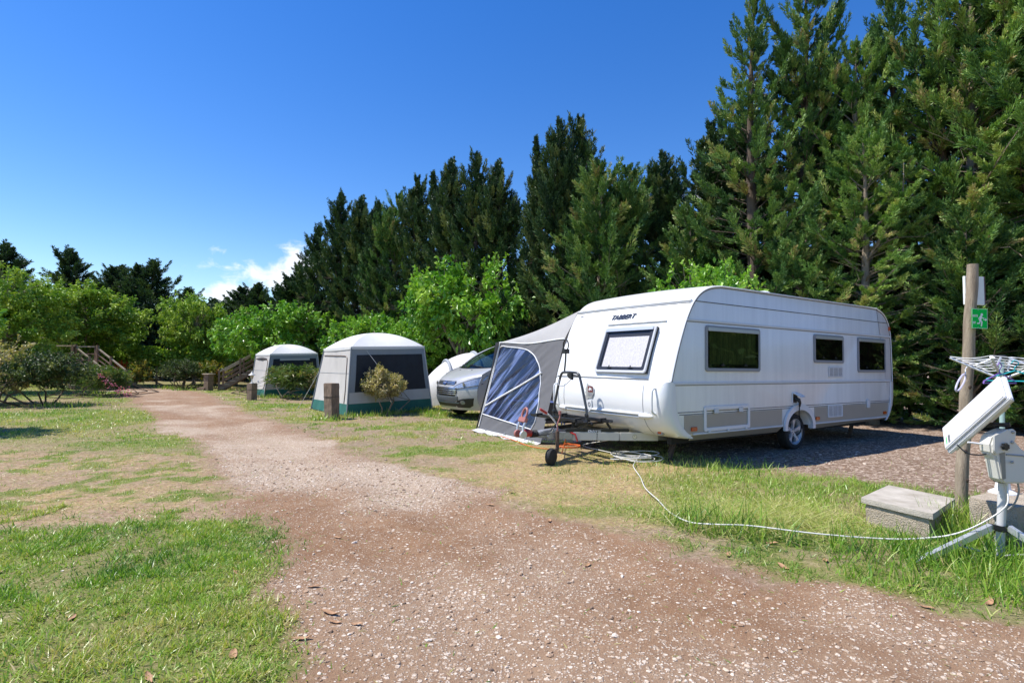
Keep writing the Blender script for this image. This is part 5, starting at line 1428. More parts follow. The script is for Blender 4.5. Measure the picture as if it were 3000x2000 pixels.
# ================================================================== van
def make_van():
    # front centre, heading toward the camera's left; local x points backward, y to the van's left (camera right)
    rz = math.atan2(.557, .83)
    root = thing('parked_van', 'silver passenger van parked between the tent and the caravan awning', 'van', (-1.74, 14.0, .0), rz)
    silver = pm('silver_paint', (.44, .445, .455), .33, metal=.25, coat=.5)
    glass = glassmat('van_glass', (.55, .75, .72), .45, .01, 1.5)
    lens = pm('headlamp_lens', (.62, .66, .70), .08, metal=.5, coat=1.0, var=.5, vs=25)
    S = -1   # van's left side = local -y (towards camera)
    def Xf(y, z):
        k = abs(y)/.97
        x = .44*k**2.7
        if z < .62: x += .16*((.62-z)/.40)**2
        if z > .72: x += .13*((z-.72)/.26)**1.6*(1-.35*k)
        return x
    def zt(y): return .965+.13*(abs(y)/.97)**2
    def front(u, v):
        y = (u-.5)*1.94; z = .24+(zt(y)-.24)*v
        return Vector((Xf(y, z), y, z))
    MB().grid(front, 40, 20).build('body', silver, root, smooth=60)
    body = root.children[0]
    def hood(u, v):
        y = (u-.5)*1.94; k = abs(y)/.97
        x0 = Xf(y, zt(y)); x1 = max(x0+.05, .74+.24*k**2)
        z1 = 1.275+.035*k**2
        t = v
        return Vector((x0+(x1-x0)*t, y*(1-.02*t), zt(y)+(z1-zt(y))*(t**.8)))
    MB().grid(hood, 30, 12).build('bonnet', silver, body, smooth=60)
    def ws(u, v):
        k = abs(u-.5)*2; w = .93-.17*v; y = (u-.5)*2*w
        x0 = .75+.24*k**2; x1 = 1.80+.22*k**2
        z0 = 1.28+.03*k**2; z1 = 1.93-.05*k**2
        b_ = .05*math.sin(PI*v)
        return Vector((x0+(x1-x0)*v-b_*.6, y, z0+(z1-z0)*v+b_))
    MB().grid(ws, 20, 14).build('windscreen', glass, root, smooth=60, fix=False)
    # pillars, roof, sides
    for s in (-1, 1):
        q = MB(); q.tube([ws(.5+.5*s, t)+Vector((.02, .012*s, 0)) for t in np.linspace(0, 1, 10)], .035, 8); q.build('pillar', silver, body, smooth=60)
    def roof(u, v):
        k = abs(u-.5)*2; y = (u-.5)*2*(.76+.02*v)
        return Vector((1.80+.22*k**2+(4.9-1.87)*v, y, 1.93-.05*k**2+.06*math.sin(PI*min(1, v*.6+.08))))
    MB().grid(roof, 16, 12).build('roof', silver, body, smooth=60, fix=False)
    for s in (-1, 1):
        def low(u, v):
            x = .44+(4.9-.44)*u; z0 = .24+.03*u
            zb = float(np.interp(x, [.50, .75, 1.0, 1.8, 4.9], [1.09, 1.22, 1.31, 1.31, 1.28]))
            if x < .44+.001: x = Xf(.97, z0+(zb-z0)*v)
            z = z0+(zb-z0)*v
            return Vector((x, s*(.97+.012*math.sin(PI*v)-.05*max(0, .3-v)), z))
        MB().grid(low, 40, 8).build('side_panel', silver, body, smooth=60, fix=False)
        def upp(u, v):
            xb = 1.0+(4.9-1.0)*u; xt = 2.03+(4.85-2.03)*u
            return Vector((xb+(xt-xb)*v, s*(.965-.20*v), 1.30+.58*v+.02*u))
        MB().grid(upp, 20, 6).build('side_window', glass, root, smooth=60, fix=False)
        # wheels
        for x in (.95, 3.88):
            w = bpy.data.objects.new('wheel', None); COL.objects.link(w); w.parent = root; w.location = (x, s*.86, .33); w.rotation_euler = (R(90)*-s, 0, 0)
            q = MB(); q.lathe([(.21,-.1),(.29,-.11),(.325,-.08),(.33,0),(.325,.08),(.29,.11),(.21,.1)], 28, cap=False); q.build('tyre', rubber, w, smooth=40)
            q = MB(); q.lathe([(.0,.06),(.06,.07),(.20,.085),(.215,.10),(.215,.08),(.0,.05)], 20); q.build('rim', alloy, w, smooth=40)
    MB().box(.7, 4.8, -.72, .72, .22, .32).build('underbody', dark_under, body)
    MB().box(1.4, 4.7, -.85, .85, .45, .95).build('seats', pm('dark_seats', (.03, .03, .035), .9), root, bev=.05)
    def patch(poly, off, mat, name, parent=root, th=.012, n=1):
        """polygon in (y, z) laid on the front surface"""
        q = MB(); pts = []
        m_ = len(poly)
        dens = []
        for i in range(m_):
            (a, b_), (c, d) = poly[i], poly[(i+1) % m_]
            for k in range(4): dens.append((a+(c-a)*k/4, b_+(d-b_)*k/4))
        cy = sum(p[0] for p in dens)/len(dens); cz = sum(p[1] for p in dens)/len(dens)
        rings = []
        for f in (1.0, .75, .5, .25):
            rings.append([(cy+(a-cy)*f, cz+(b_-cz)*f) for a, b_ in dens])
        vs = [Vector((Xf(a, b_)-off, a, b_)) for r_ in rings for a, b_ in r_] + [Vector((Xf(cy, cz)-off, cy, cz))]
        back = [Vector((Xf(a, b_)+.005, a, b_)) for a, b_ in dens]
        n_ = len(dens); fs = []
        for r_ in range(3):
            for i in range(n_):
                j = (i+1) % n_; fs.append((r_*n_+i, r_*n_+j, (r_+1)*n_+j, (r_+1)*n_+i))
        for i in range(n_): fs.append((3*n_+i, 3*n_+(i+1) % n_, 4*n_))
        b0 = len(vs); vs += back
        for i in range(n_):
            j = (i+1) % n_; fs.append((i, b0+i, b0+j, j))
        q.add(vs, fs); return q.build(name, mat, parent, smooth=50)
    blk = black_plastic; chrome = pm('chrome', (.70, .71, .73), .12, metal=.9)
    # upper slot with badge, main grille, lower intake
    patch([(-.47,.905),(-.44,.955),(.44,.955),(.47,.905),(.40,.850),(-.40,.850)], .006, blk, 'upper_grille')
    for z in (.922, .885):
        patch([(-.44,z+.010),(.44,z+.010),(.43,z-.010),(-.43,z-.010)], .016, chrome, 'grille_bar')
    bg_ = patch([(.10*math.cos(R(t)), .905+.042*math.sin(R(t))) for t in range(0, 360, 30)], .03, pm('blue_oval', (.02, .05, .17), .25, coat=.5), 'badge')
    text_mesh('badge_script', 'Ford', .062, .001, frame3((Xf(0, .905)-.034, 0, .905), (0, -1, 0), (0, 0, 1)), pm('white_letters', (.8, .8, .8), .5), bg_, shear=.3, xs=1.15)
    g = patch([(-.50,.80),(.50,.80),(.56,.68),(.48,.575),(-.48,.575),(-.56,.68)], .008, blk, 'grille')
    for k in range(4):
        z = .775-.048*k; w = .50+.03*(k > 0)
        patch([(-w,z+.010),(w,z+.010),(w,z-.010),(-w,z-.010)], .02, chrome, 'grille_bar')
    patch([(-.58,.575),(.58,.575),(.56,.48),(.44,.43),(-.44,.43),(-.56,.48)], .022, pm('grey_bumper', (.10, .115, .125), .35), 'number_plate_panel')
    patch([(-.48,.405),(.48,.405),(.44,.315),(-.44,.315)], .010, blk, 'lower_intake')
    patch([(-.60,.425),(.60,.425),(.58,.40),(-.58,.40)], .02, pm('teal_grey_strip', (.16, .22, .23), .35), 'intake_strip')
    for s in (-1, 1):
        patch([(s*.45,.375),(s*.56,.475),(s*.70,.52),(s*.915,.545),(s*.87,.36),(s*.78,.30),(s*.50,.30)], .010, blk, 'fog_lamp_housing')
        patch([(s*.68+.055*math.cos(R(t)), .43+.05*math.sin(R(t))) for t in range(0, 360, 30)], .022, pm('fog_lens', (.25, .27, .28), .1, metal=.4), 'fog_lamp')
        # headlamp sweeping back along the wing
        q = MB()
        rows = []
        for k in range(9):
            t = k/8; y = s*(.44+.51*t)
            zl = .755+.10*t**1.3; zu = .80+.255*t**.75
            x = lambda z: Xf(y, z)-.012
            rows.append([Vector((x(zl)+.0, y, zl)), Vector((x((zl+zu)/2)-.012, y, (zl+zu)/2)), Vector((x(zu)+.01, y, zu))])
        rows.append([Vector((.60, s*.985, .90)), Vector((.66, s*.99, 1.0)), Vector((.76, s*.98, 1.10))])
        q.add([p for r_ in rows for p in r_], [(i*3+j, i*3+j+1, (i+1)*3+j+1, (i+1)*3+j) for i in range(9) for j in range(2)])
        hl = q.build('headlight', lens, root, smooth=60, fix=False)
        q = MB(); q.tube([r_[0]+Vector((-.004, 0, 0)) for r_ in rows], .008, 6); q.tube([r_[2]+Vector((-.004, 0, 0)) for r_ in rows], .006, 6); q.build('lamp_trim', blk, hl)
        q = MB(); q.lathe([(0,.0),(.045,.0),(.05,.02),(0,.025)], 14, frame3((Xf(.72, .87)-.035, s*.72, .875), (0, 1, 0), (0, 0, 1)) @ Matrix.Scale(-1, 4, (0, 0, 1))); q.build('projector', chrome, hl, smooth=40)
        # mirror
        q = MB(); q.box(1.42, 1.56, min(s*1.02, s*1.24), max(s*1.02, s*1.24), 1.12, 1.38); q.bar((1.5, s*.96, 1.13), (1.5, s*1.06, 1.18), .08, .06); q.build('mirror', blk, root, bev=.03)
    for y0 in (-.55, .15):
        q = MB(); q.tube([ws(.5+y0/1.86, .01)+Vector((-.01, 0, .012)), ws(.5+(y0+.30)/1.86, .05)+Vector((-.012, 0, .016)), ws(.5+(y0+.62)/1.86, .07)+Vector((-.012, 0, .018))], .011, 6); q.build('wiper', blk, root)
    q = MB(); q.grid(lambda u, v: hood(.04+.92*u, .93+.07*v)+Vector((0, 0, .006)), 20, 2); q.build('scuttle', blk, body, fix=False)
    for y in (-.35, .25):
        q = MB(); q.lathe([(0,.012),(.02,.008),(.022,0)], 8, Matrix.Translation(hood(.5+y/1.94, .78))); q.build('washer_jet', blk, body)
make_van()

# ================================================================== bollard pillars
stonewood = pm('weathered_sleeper', (.33, .235, .165), .9, col2=(.15, .105, .075), vs=6, bump=.8, bs=30, stretch=(3, 3, .8))
paleface = pm('pale_timber_side', (.50, .40, .26), .9, col2=(.30, .23, .16), vs=6, bump=.6, bs=30)
def pillar(label, x, y, w, d, h, rz, lean, extra):
    root = thing('timber_bollard', label, 'bollard', (x, y, 0), rz)
    q = MB(); n = 10; vs = []
    for k in range(n+1):
        z = -.03+(h+.03)*k/n
        for sx, sy in ((-1,-1),(1,-1),(1,1),(-1,1)):
            e = .006*mnoise.noise(Vector((sx*3, sy*3, z*7)))
            vs.append((sx*(w/2+e)+lean[0]*z, sy*(d/2+e)+lean[1]*z, z))
    fs = [(k*4+i, k*4+(i+1) % 4, (k+1)*4+(i+1) % 4, (k+1)*4+i) for k in range(n) for i in range(4)] + [(3,2,1,0), tuple(n*4+i for i in range(4))]
    q.add(vs, fs); q.build('post', stonewood, root, bev=.012)
    q = MB(); q.box(-w/2-.004+lean[0]*h*.62, w/2+.004+lean[0]*h*.62, -d/2-.004, d/2+.004, h*.62-.004, h*.62+.004); q.build('groove', dark_under, root)
    q = MB(); q.add([(-w/2-.004+lean[0]*z*h+.0, sy*(d/2-.02), z*h) for z in (.02, .98) for sy in (-1, 1)], [(0,2,3,1)]); q.build('pale_side', paleface, root, solid=.004)  # paler timber panel on the left face of the post
    return root
p_ = pillar('leaning timber bollard with a water tap beside the nearest tent', -4.42, 13.55, .27, .26, .87, R(-28), (-.07, .02), True)
q = MB(); q.tube([(-.16, -.02, .68), (-.23, -.02, .69), (-.26, -.02, .66)], .018, 8); q.lathe([(0,0),(.03,0),(.03,.012),(0,.012)], 8, Matrix.Translation((-.21, -.02, .715))); q.build('water_tap', galv, p_)
p_ = pillar('short timber bollard topped with a small white lantern', -9.35, 19.75, .26, .25, .60, R(-24), (0, 0), True)
lan = thing('path_lantern', 'small white lantern with a pointed cap on the short bollard', 'lantern', (-9.37, 19.75, .60))
lw = pm('lantern_white', (.72, .70, .66), .45)
q = MB(); q.lathe([(.07,0),(.07,.015),(.025,.03),(.022,.15),(.05,.165),(0,.165)], 16); q.build('stem', lw, lan, smooth=40)
q = MB(); q.lathe([(.045,.166),(.075,.29),(0,.29)], 6); q.build('glass_body', pm('lantern_glass', (.50, .42, .30), .3), lan)
q = MB(); q.lathe([(.115,.291),(.11,.305),(.05,.345),(.02,.40),(.01,.43),(0,.44)], 16); q.build('cap', lw, lan, smooth=40)

# ================================================================== wooden stairs
stairwood = pm('dark_stained_wood', (.30, .20, .145), .75, col2=(.17, .11, .08), vs=6, bump=.4, bs=40, stretch=(1, 1, 4))
railwood = pm('pale_handrail_wood', (.56, .46, .35), .75, var=.3, vs=6)
def make_stairs(label, loc, rz, mirror=1):
    root = thing('wooden_stairs', label, 'stairs', loc, rz)
    run, rise_, wd = 1.75, 1.15, 1.0
    m = mirror
    for y in (0, wd):
        q = MB(); q.prism([(0, .0), (.25, .0), (run, rise_-.18), (run, rise_+.06), (.05, .20), (0, .12)], y-.03, y+.03, Matrix(((m,0,0,0),(0,0,1,0),(0,1,0,0),(0,0,0,1)))); q.build('stringer', stairwood, root, bev=.006)
    for k in range(7):
        t = (k+.5)/7
        q = MB(); x = m*(t*run+.02); q.box(min(x-.12, x+.12), max(x-.12, x+.12), -.05, wd+.05, t*rise_+.01, t*rise_+.05); q.build('tread', railwood if k % 1 == 0 else stairwood, root, bev=.005)
    for y in (-.02, wd+.02):
        for dz, w_, mt in ((.78, .07, railwood), (.50, .05, stairwood), (.28, .05, stairwood)):
            q = MB(); q.bar((m*.05, y, .10+dz), (m*run, y, rise_+dz), .045, w_); q.build('handrail', mt, root, bev=.006)
        for x, z0 in ((.05, 0), (run, 0), (.95, .45)):
            q = MB(); q.box(min(m*x-.04, m*x+.04), max(m*x-.04, m*x+.04), y-.04, y+.04, z0, (x/run)*rise_+.92); q.build('newel_post', stairwood, root, bev=.006)
    q = MB(); q.box(min(m*run, m*(run+1.6)), max(m*run, m*(run+1.6)), -.1, wd+.1, rise_, rise_+.05); q.build('landing', stairwood, root, bev=.005)
    for z in (.85, .5, .2):
        q = MB(); q.bar((m*run, wd+.1, rise_+z), (m*(run+1.6), wd+.1, rise_+z), .04, .06); q.bar((m*run, -.08, rise_+z), (m*(run+1.6), -.08, rise_+z), .04, .06); q.build('landing_rail', railwood if z > .8 else stairwood, root)
    for x in (run+.1, run+1.5):
        for y in (-.05, wd+.05):
            q = MB(); q.box(min(m*x-.05, m*x+.05), max(m*x-.05, m*x+.05), y-.05, y+.05, 0, rise_+.9); q.build('landing_post', stairwood, root)
    return root
make_stairs('dark wooden stairs with handrails climbing to the right behind the tents', (-14.0, 26.1, 0), R(18))
make_stairs('dark wooden stairs with handrails half hidden by the shrubs on the left', (-18.2, 24.6, 0), R(-12), -1)
p_ = pillar('square timber bollard with a flat cap at the foot of the stairs', -14.25, 25.75, .30, .3, .74, R(-20), (0, 0), True)
q = MB(); q.box(-.21, .21, -.2, .2, .745, .79); q.build('cap', railwood, p_, bev=.008)
q = MB(); q.box(-.5, -.02, -.2, .15, 0, .13); q.build('step_block', stairwood, p_, bev=.01)
# small grey box by the vine trellis
gb = thing('utility_box', 'small grey utility box standing below the vines', 'utility box', (-21.2, 30.5, 0), R(30))
q = MB(); q.box(-.28, .28, -.15, .15, 0, .45); q.build('cabinet', pm('utility_grey', (.22, .24, .25), .6), gb, bev=.01)
q = MB(); q.box(-.30, .30, -.17, .17, .4505, .48); q.build('lid', pm('utility_grey', (.22, .24, .25), .6), gb, bev=.008)
# ================================================================== foliage
cyp_mat = leafmat('cypress_foliage', [(0, (.022, .066, .024)), (.35, (.066, .152, .042)), (.70, (.19, .31, .07)), (.92, (.36, .43, .13)), (1, (.36, .28, .12))], trans=.10, rough=.5, spec=.3)
cyp_dark = leafmat('dark_cypress_foliage', [(0, (.012, .036, .017)), (.35, (.030, .074, .027)), (.70, (.080, .140, .042)), (1, (.20, .23, .075))], trans=.08, rough=.5, spec=.3)
cyp_light = leafmat('cypress_light', [(0, (.045, .12, .032)), (.35, (.14, .27, .062)), (.70, (.31, .45, .10)), (.94, (.50, .55, .19)), (1, (.44, .36, .17))], trans=.12, rough=.5, spec=.3)
far_mat = leafmat('far_conifer', [(0, (.022, .05, .026)), (.5, (.045, .085, .038)), (1, (.10, .14, .055))], trans=.25, rough=.55, spec=.3)
mul_mat = leafmat('mulberry_leaves', [(0, (.06, .17, .018)), (.4, (.14, .34, .028)), (.75, (.28, .50, .05)), (1, (.44, .62, .09))], trans=.18, rough=.36, spec=.55)
yel_mat = leafmat('yellowgreen_leaves', [(0, (.08, .16, .02)), (.4, (.18, .32, .035)), (.75, (.34, .47, .06)), (1, (.50, .58, .12))], trans=.18, rough=.55, spec=.3)
var_mat = leafmat('variegated_leaves', [(0, (.09, .12, .035)), (.35, (.22, .225, .08)), (.65, (.48, .41, .19)), (1, (.70, .58, .34))], trans=.28, rough=.45, spec=.35)
dark_shrub = leafmat('dark_shrub_leaves', [(0, (.025, .05, .016)), (.4, (.06, .105, .03)), (.8, (.18, .215, .075)), (1, (.40, .40, .20))], trans=.25, rough=.45, spec=.35)
ole_mat = leafmat('oleander_leaves', [(0, (.035, .08, .022)), (.4, (.09, .16, .04)), (.75, (.19, .25, .07)), (1, (.38, .27, .10))], trans=.3, rough=.45, spec=.35)
pho_mat = leafmat('photinia_leaves', [(0, (.05, .10, .02)), (.4, (.16, .22, .03)), (.65, (.36, .30, .05)), (1, (.45, .15, .04))], trans=.35, rough=.4, spec=.45)
pink_mat = leafmat('pink_flowers', [(0, (.55, .12, .28)), (1, (.80, .32, .50))], trans=.3, rough=.6, spec=.2)
red_mat = leafmat('red_flowers', [(0, (.60, .03, .02)), (1, (.75, .10, .05))], trans=.3, rough=.6, spec=.2)
bark = pm('conifer_bark', (.13, .095, .07), .95, var=.5, vs=9, bump=.8, bs=30, stretch=(1, 1, .25))
bark_pale = pm('pale_bark', (.33, .265, .195), .9, var=.5, vs=9, bump=.6, bs=30, stretch=(1, 1, .3))

def rnd_dirs(rng, n):
    v = rng.normal(size=(n, 3)); return v/np.linalg.norm(v, axis=1)[:, None]
def leaf_quads(rng, C, D, ln, wd, tint, droop=0.0, taper=.35, fold=True):
    """C base points (n,3), D unit directions, ln/wd (n). two quads folded along the midrib"""
    n = len(C)
    ref = rnd_dirs(rng, n)
    S = np.cross(D, ref); S /= np.linalg.norm(S, axis=1)[:, None]+1e-9
    U = np.cross(S, D)
    mid = C + D*(ln*.5)[:, None]; tip = C + D*ln[:, None]
    tip[:, 2] -= droop*ln
    if fold:
        up = U*(wd*.22)[:, None]
        V = np.stack([C, mid+S*(wd*.5)[:, None]+up, tip, mid-S*(wd*.5)[:, None]+up], 1)
    else:
        V = np.stack([C-S*(wd*.5)[:, None], C+S*(wd*.5)[:, None], tip+S*(wd*.5*taper)[:, None], tip-S*(wd*.5*taper)[:, None]], 1)
    b = (np.arange(n)*4)[:, None]
    if fold:
        Q = np.concatenate([b+np.array([[0, 1, 2]]), b+np.array([[0, 2, 3]])], 0)
    else:
        Q = np.concatenate([b+np.array([[0, 1, 2]]), b+np.array([[0, 2, 3]])], 0)
    return V.reshape(-1, 3), Q, np.repeat(tint, 4)

def conifer_data(seed, H, Rm, low=.04, prof='cone', nb=150, per=26, lsz=.15, upw=.45, gap=.0, lift=(.1, .75), bare=.28, spires=1):
    rng = np.random.default_rng(seed)
    parts = []
    wood = MB()
    lean = rng.normal(0, .012, 2)
    def axis(z): return np.array([lean[0]*z+.10*math.sin(z*.5+seed), lean[1]*z+.10*math.cos(z*.43+seed), z])
    pts = [axis(z) for z in np.linspace(0, H*.985, 14)]
    wood.tube([tuple(p) for p in pts], [max(.008, .022*H*(1-.93*i/13)) for i in range(14)], 8)
    tops = [(0, 0, H)]
    # extra leaders near the top
    leaders = []
    for k in range(spires-1):
        a = rng.uniform(0, 2*PI); r0 = rng.uniform(.35, .8)*Rm*.55
        leaders.append((a, r0, H*rng.uniform(.55, .70), H*rng.uniform(.80, .95)))
    def R_at(t):
        if prof == 'cone': r = (1-t)**.88*(.55+.45*min(1, t/.12))
        elif prof == 'spire': r = (1-t)**.95*(.5+.5*min(1, t/.2))*(.85+.15*math.sin(t*9))
        elif prof == 'broad': r = (1-t)**.72*(.62+.38*min(1, t/.25))
        else: r = (1-t)**.62*(.5+.5*min(1, t/.3))
        return Rm*max(.035, r)
    C_all = []; D_all = []; L_all = []; W_all = []; T_all = []
    def plume(p0, d, Lp, w, n, tint0, ls=1.0):
        # a feathery spray: shoots round a short axis, narrowing to a point
        d = d/(np.linalg.norm(d)+1e-9)
        u = np.cross(d, [0.0, 0.0, 1.0]); u /= np.linalg.norm(u)+1e-9; v = np.cross(u, d)
        s_ = rng.uniform(0, 1, n)**.85; a = rng.uniform(0, 2*PI, n)
        r = w*(1.05-s_)**.7*rng.uniform(.2, 1, n)**.6*np.minimum(1, .45+s_*2.2)
        lat = u[None]*np.cos(a)[:, None]+v[None]*(np.sin(a)*.8)[:, None]
        C = p0[None]+d[None]*(s_*Lp)[:, None]+lat*r[:, None]
        D = d[None]*.9+lat*.62+rnd_dirs(rng, n)*.36+np.array([[0, 0, upw*.4]])
        D /= np.linalg.norm(D, axis=1)[:, None]
        C_all.append(C); D_all.append(D)
        tap = ls*(1.1-.35*s_)
        L_all.append(rng.uniform(.6, 1.5, n)*lsz*tap); W_all.append(rng.uniform(.24, .38, n)*lsz*tap)
        T_all.append(np.clip(tint0+rng.normal(0, .10, n), 0, 1))
    def spray(center, bdir, rad, n, tint0, sz): plume(center, bdir, rad*2.5, rad*.8, n, tint0)
    def branch(base, az, el, Ln, sub=True):
        ls = min(1.0, .62+.3*Ln); step = lsz*3.3*ls
        n = max(2, int(Ln/step))
        tint0 = np.clip(rng.normal(.44, .16), .03, .95)
        P = []
        wob = rng.normal(0, .16); lift_ = rng.uniform(-.12, .32)
        for k in range(n+1):
            t = k/n
            a = az+wob*t
            P.append(np.array([base[0]+math.cos(a)*Ln*t*math.cos(el), base[1]+math.sin(a)*Ln*t*math.cos(el), base[2]+Ln*(t*math.sin(el)+lift_*t*t)]))
        if Ln > .6: wood.tube([tuple(p) for p in P], [max(.005, .015*Ln*(1-.88*k/n)) for k in range(n+1)], 5)
        tt = lambda: np.clip(tint0+rng.normal(0, .13)+(.28 if rng.uniform() < .18 else 0), 0, 1)
        d = P[-1]-P[-2]
        Lp = min(step*1.9, .16+Ln*.6)*rng.uniform(.85, 1.35)
        plume(P[-1]-d/np.linalg.norm(d)*Lp*.3, d+np.array([0, 0, .12]), Lp, Lp*.19, per, tt(), ls)
        for k in range(1, n+1):
            t = k/n
            if t < bare and rng.uniform() < .9: continue
            d = P[k]-P[k-1]; d /= np.linalg.norm(d)+1e-9
            for sg in (-1, 1, 0):
                if rng.uniform() < (.36 if sg else .55): continue
                s_ = np.array([-d[1], d[0], 0])*sg
                dd = d*.8+s_*rng.uniform(.5, 1.0)+np.array([0, 0, rng.uniform(-.35, .5)+(.3 if not sg else 0)])
                Lp = step*rng.uniform(.9, 1.7)*min(1.1, .6+Ln*.3)*(1.1-.35*t)
                plume(P[k]-d*step*rng.uniform(0, .8), dd, Lp, Lp*rng.uniform(.15, .25), int(per*(Lp/(step*1.3))**1.6), tt(), ls)
    for i in range(nb):
        t = (i+rng.uniform(0, 1))/nb
        t = low+(1-low)*t**.92
        z = H*t
        Rr = R_at((t-low)/(1-low))
        Ln = Rr*rng.uniform(.50, 1.28)
        if rng.uniform() < gap: continue
        el = lift[0]+(lift[1]-lift[0])*t+rng.normal(0, .14)
        b = axis(z-.12*Ln)
        branch(b, i*2.399+rng.normal(0, .35), el, max(Ln/max(.45, math.cos(el)), .16))
    for i in range(int(nb*.22) if bare > .25 else 0):
        t = rng.uniform(low+.02, .62); az = rng.uniform(0, 2*PI); Ln = R_at((t-low)/(1-low))*rng.uniform(.75, 1.08)
        b = axis(H*t); e = b+np.array([math.cos(az)*Ln, math.sin(az)*Ln, Ln*rng.uniform(-.1, .35)])
        m1 = b+(e-b)*.5+rng.normal(0, .10, 3)
        wood.tube([tuple(p) for p in spline([tuple(b), tuple(m1), tuple(e)], 3)], [.022, .02, .018, .015, .012, .008, .004], 4)
        for k in range(3):
            q0 = m1+(e-m1)*rng.uniform(0, .9); q1 = q0+(e-m1)*rng.uniform(.2, .5)+rng.normal(0, .16, 3)
            wood.tube([tuple(q0), tuple(q1)], [.008, .003], 4)
    for (a, r0, z0, z1) in leaders:
        bx = axis(z0)
        P = [bx+np.array([math.cos(a)*r0*min(1, s*1.6), math.sin(a)*r0*min(1, s*1.6), (z1-z0)*s]) for s in np.linspace(0, 1, 6)]
        wood.tube([tuple(p) for p in P], [.05*(1-.85*k/5) for k in range(6)], 5)
        for k in range(26):
            s = (k+rng.uniform())/26; j = min(4, int(s*5)); p = P[j]+(P[j+1]-P[j])*(s*5-j)
            branch(p, rng.uniform(0, 2*PI), .65, Rm*.40*(1-s)**.85+.12)
    plume(axis(H*.965), np.array([0, 0, 1.0]), H*.045, .06, int(per*.6), .5, .7)
    C = np.concatenate(C_all); D = np.concatenate(D_all); Ls = np.concatenate(L_all); Ws = np.concatenate(W_all); T = np.concatenate(T_all)
    print('conifer', seed, len(C))
    V, Q, TT = leaf_quads(rng, C, D, Ls, Ws, T, fold=False, taper=.45)
    return V, Q, TT, wood

_tree_cache = {}
def place_tree(kind, label, cat, loc, rz, sc, group, maker, name):
    """first use of a variant builds trunk and crown; later ones are copies of the thing and its parts"""
    if kind not in _tree_cache:
        root = thing(name, label, cat, loc, rz, group)
        V, Q, T, wood, mat, bk = maker()
        wood.build('trunk', bk, root, smooth=60, fix=False)
        npmesh('crown', V, Q, mat, root, attrs={'tint': T})
        _tree_cache[kind] = root
    else:
        src = _tree_cache[kind]
        root = copy_tree(src)
        root.location = loc; root.rotation_euler = (0, 0, rz)
        tag(root, label, cat, group)
    root.scale = sc
    return root

def con(seed, mat, bk=bark, **kw):
    def f():
        V, Q, T, w = conifer_data(seed, **kw); return V, Q, T, w, mat, bk
    return f
CON = {
    'a': (10.0, 1.9, con(11, cyp_dark, H=10, Rm=2.0, prof='cone', nb=150, per=95, lsz=.125, lift=(.35, 1.05), spires=2)),
    'b': (10.0, 2.2, con(12, cyp_dark, H=10, Rm=2.2, prof='cone', nb=135, per=95, lsz=.125, lift=(.4, 1.05), spires=5)),
    'c': (10.0, 1.1, con(13, cyp_dark, H=10, Rm=1.15, prof='spire', nb=150, per=80, lsz=.11, lift=(.7, 1.2), bare=.1)),
    'd': (10.0, 2.6, con(14, cyp_mat, H=10, Rm=2.6, prof='broad', nb=135, per=95, lsz=.13, lift=(.25, .95), spires=4, bk=bark_pale)),
    'e': (12.5, 2.3, con(15, cyp_mat, H=12.5, Rm=2.3, prof='cone', nb=165, per=125, lsz=.10, lift=(.0, .95), gap=.07, bare=.36, low=.05)),
    'f': (12.5, 2.9, con(16, cyp_light, bk=bark_pale, H=12.5, Rm=3.0, prof='round', nb=165, per=125, lsz=.105, lift=(-.12, .85), gap=.08, bare=.36, low=.05, spires=3)),
    'h': (12.5, 2.6, con(17, cyp_mat, H=12.5, Rm=2.6, prof='broad', nb=150, per=125, lsz=.10, lift=(-.05, .95), gap=.10, bare=.38, low=.08, spires=3)),
    'g': (12.5, 2.3, con(21, far_mat, H=12.5, Rm=3.3, prof='cone', nb=130, per=85, lsz=.22, upw=.25, lift=(.0, .9), gap=.05, low=.1)),
}
def px_x(px, D): return (px-1500)/1600*D
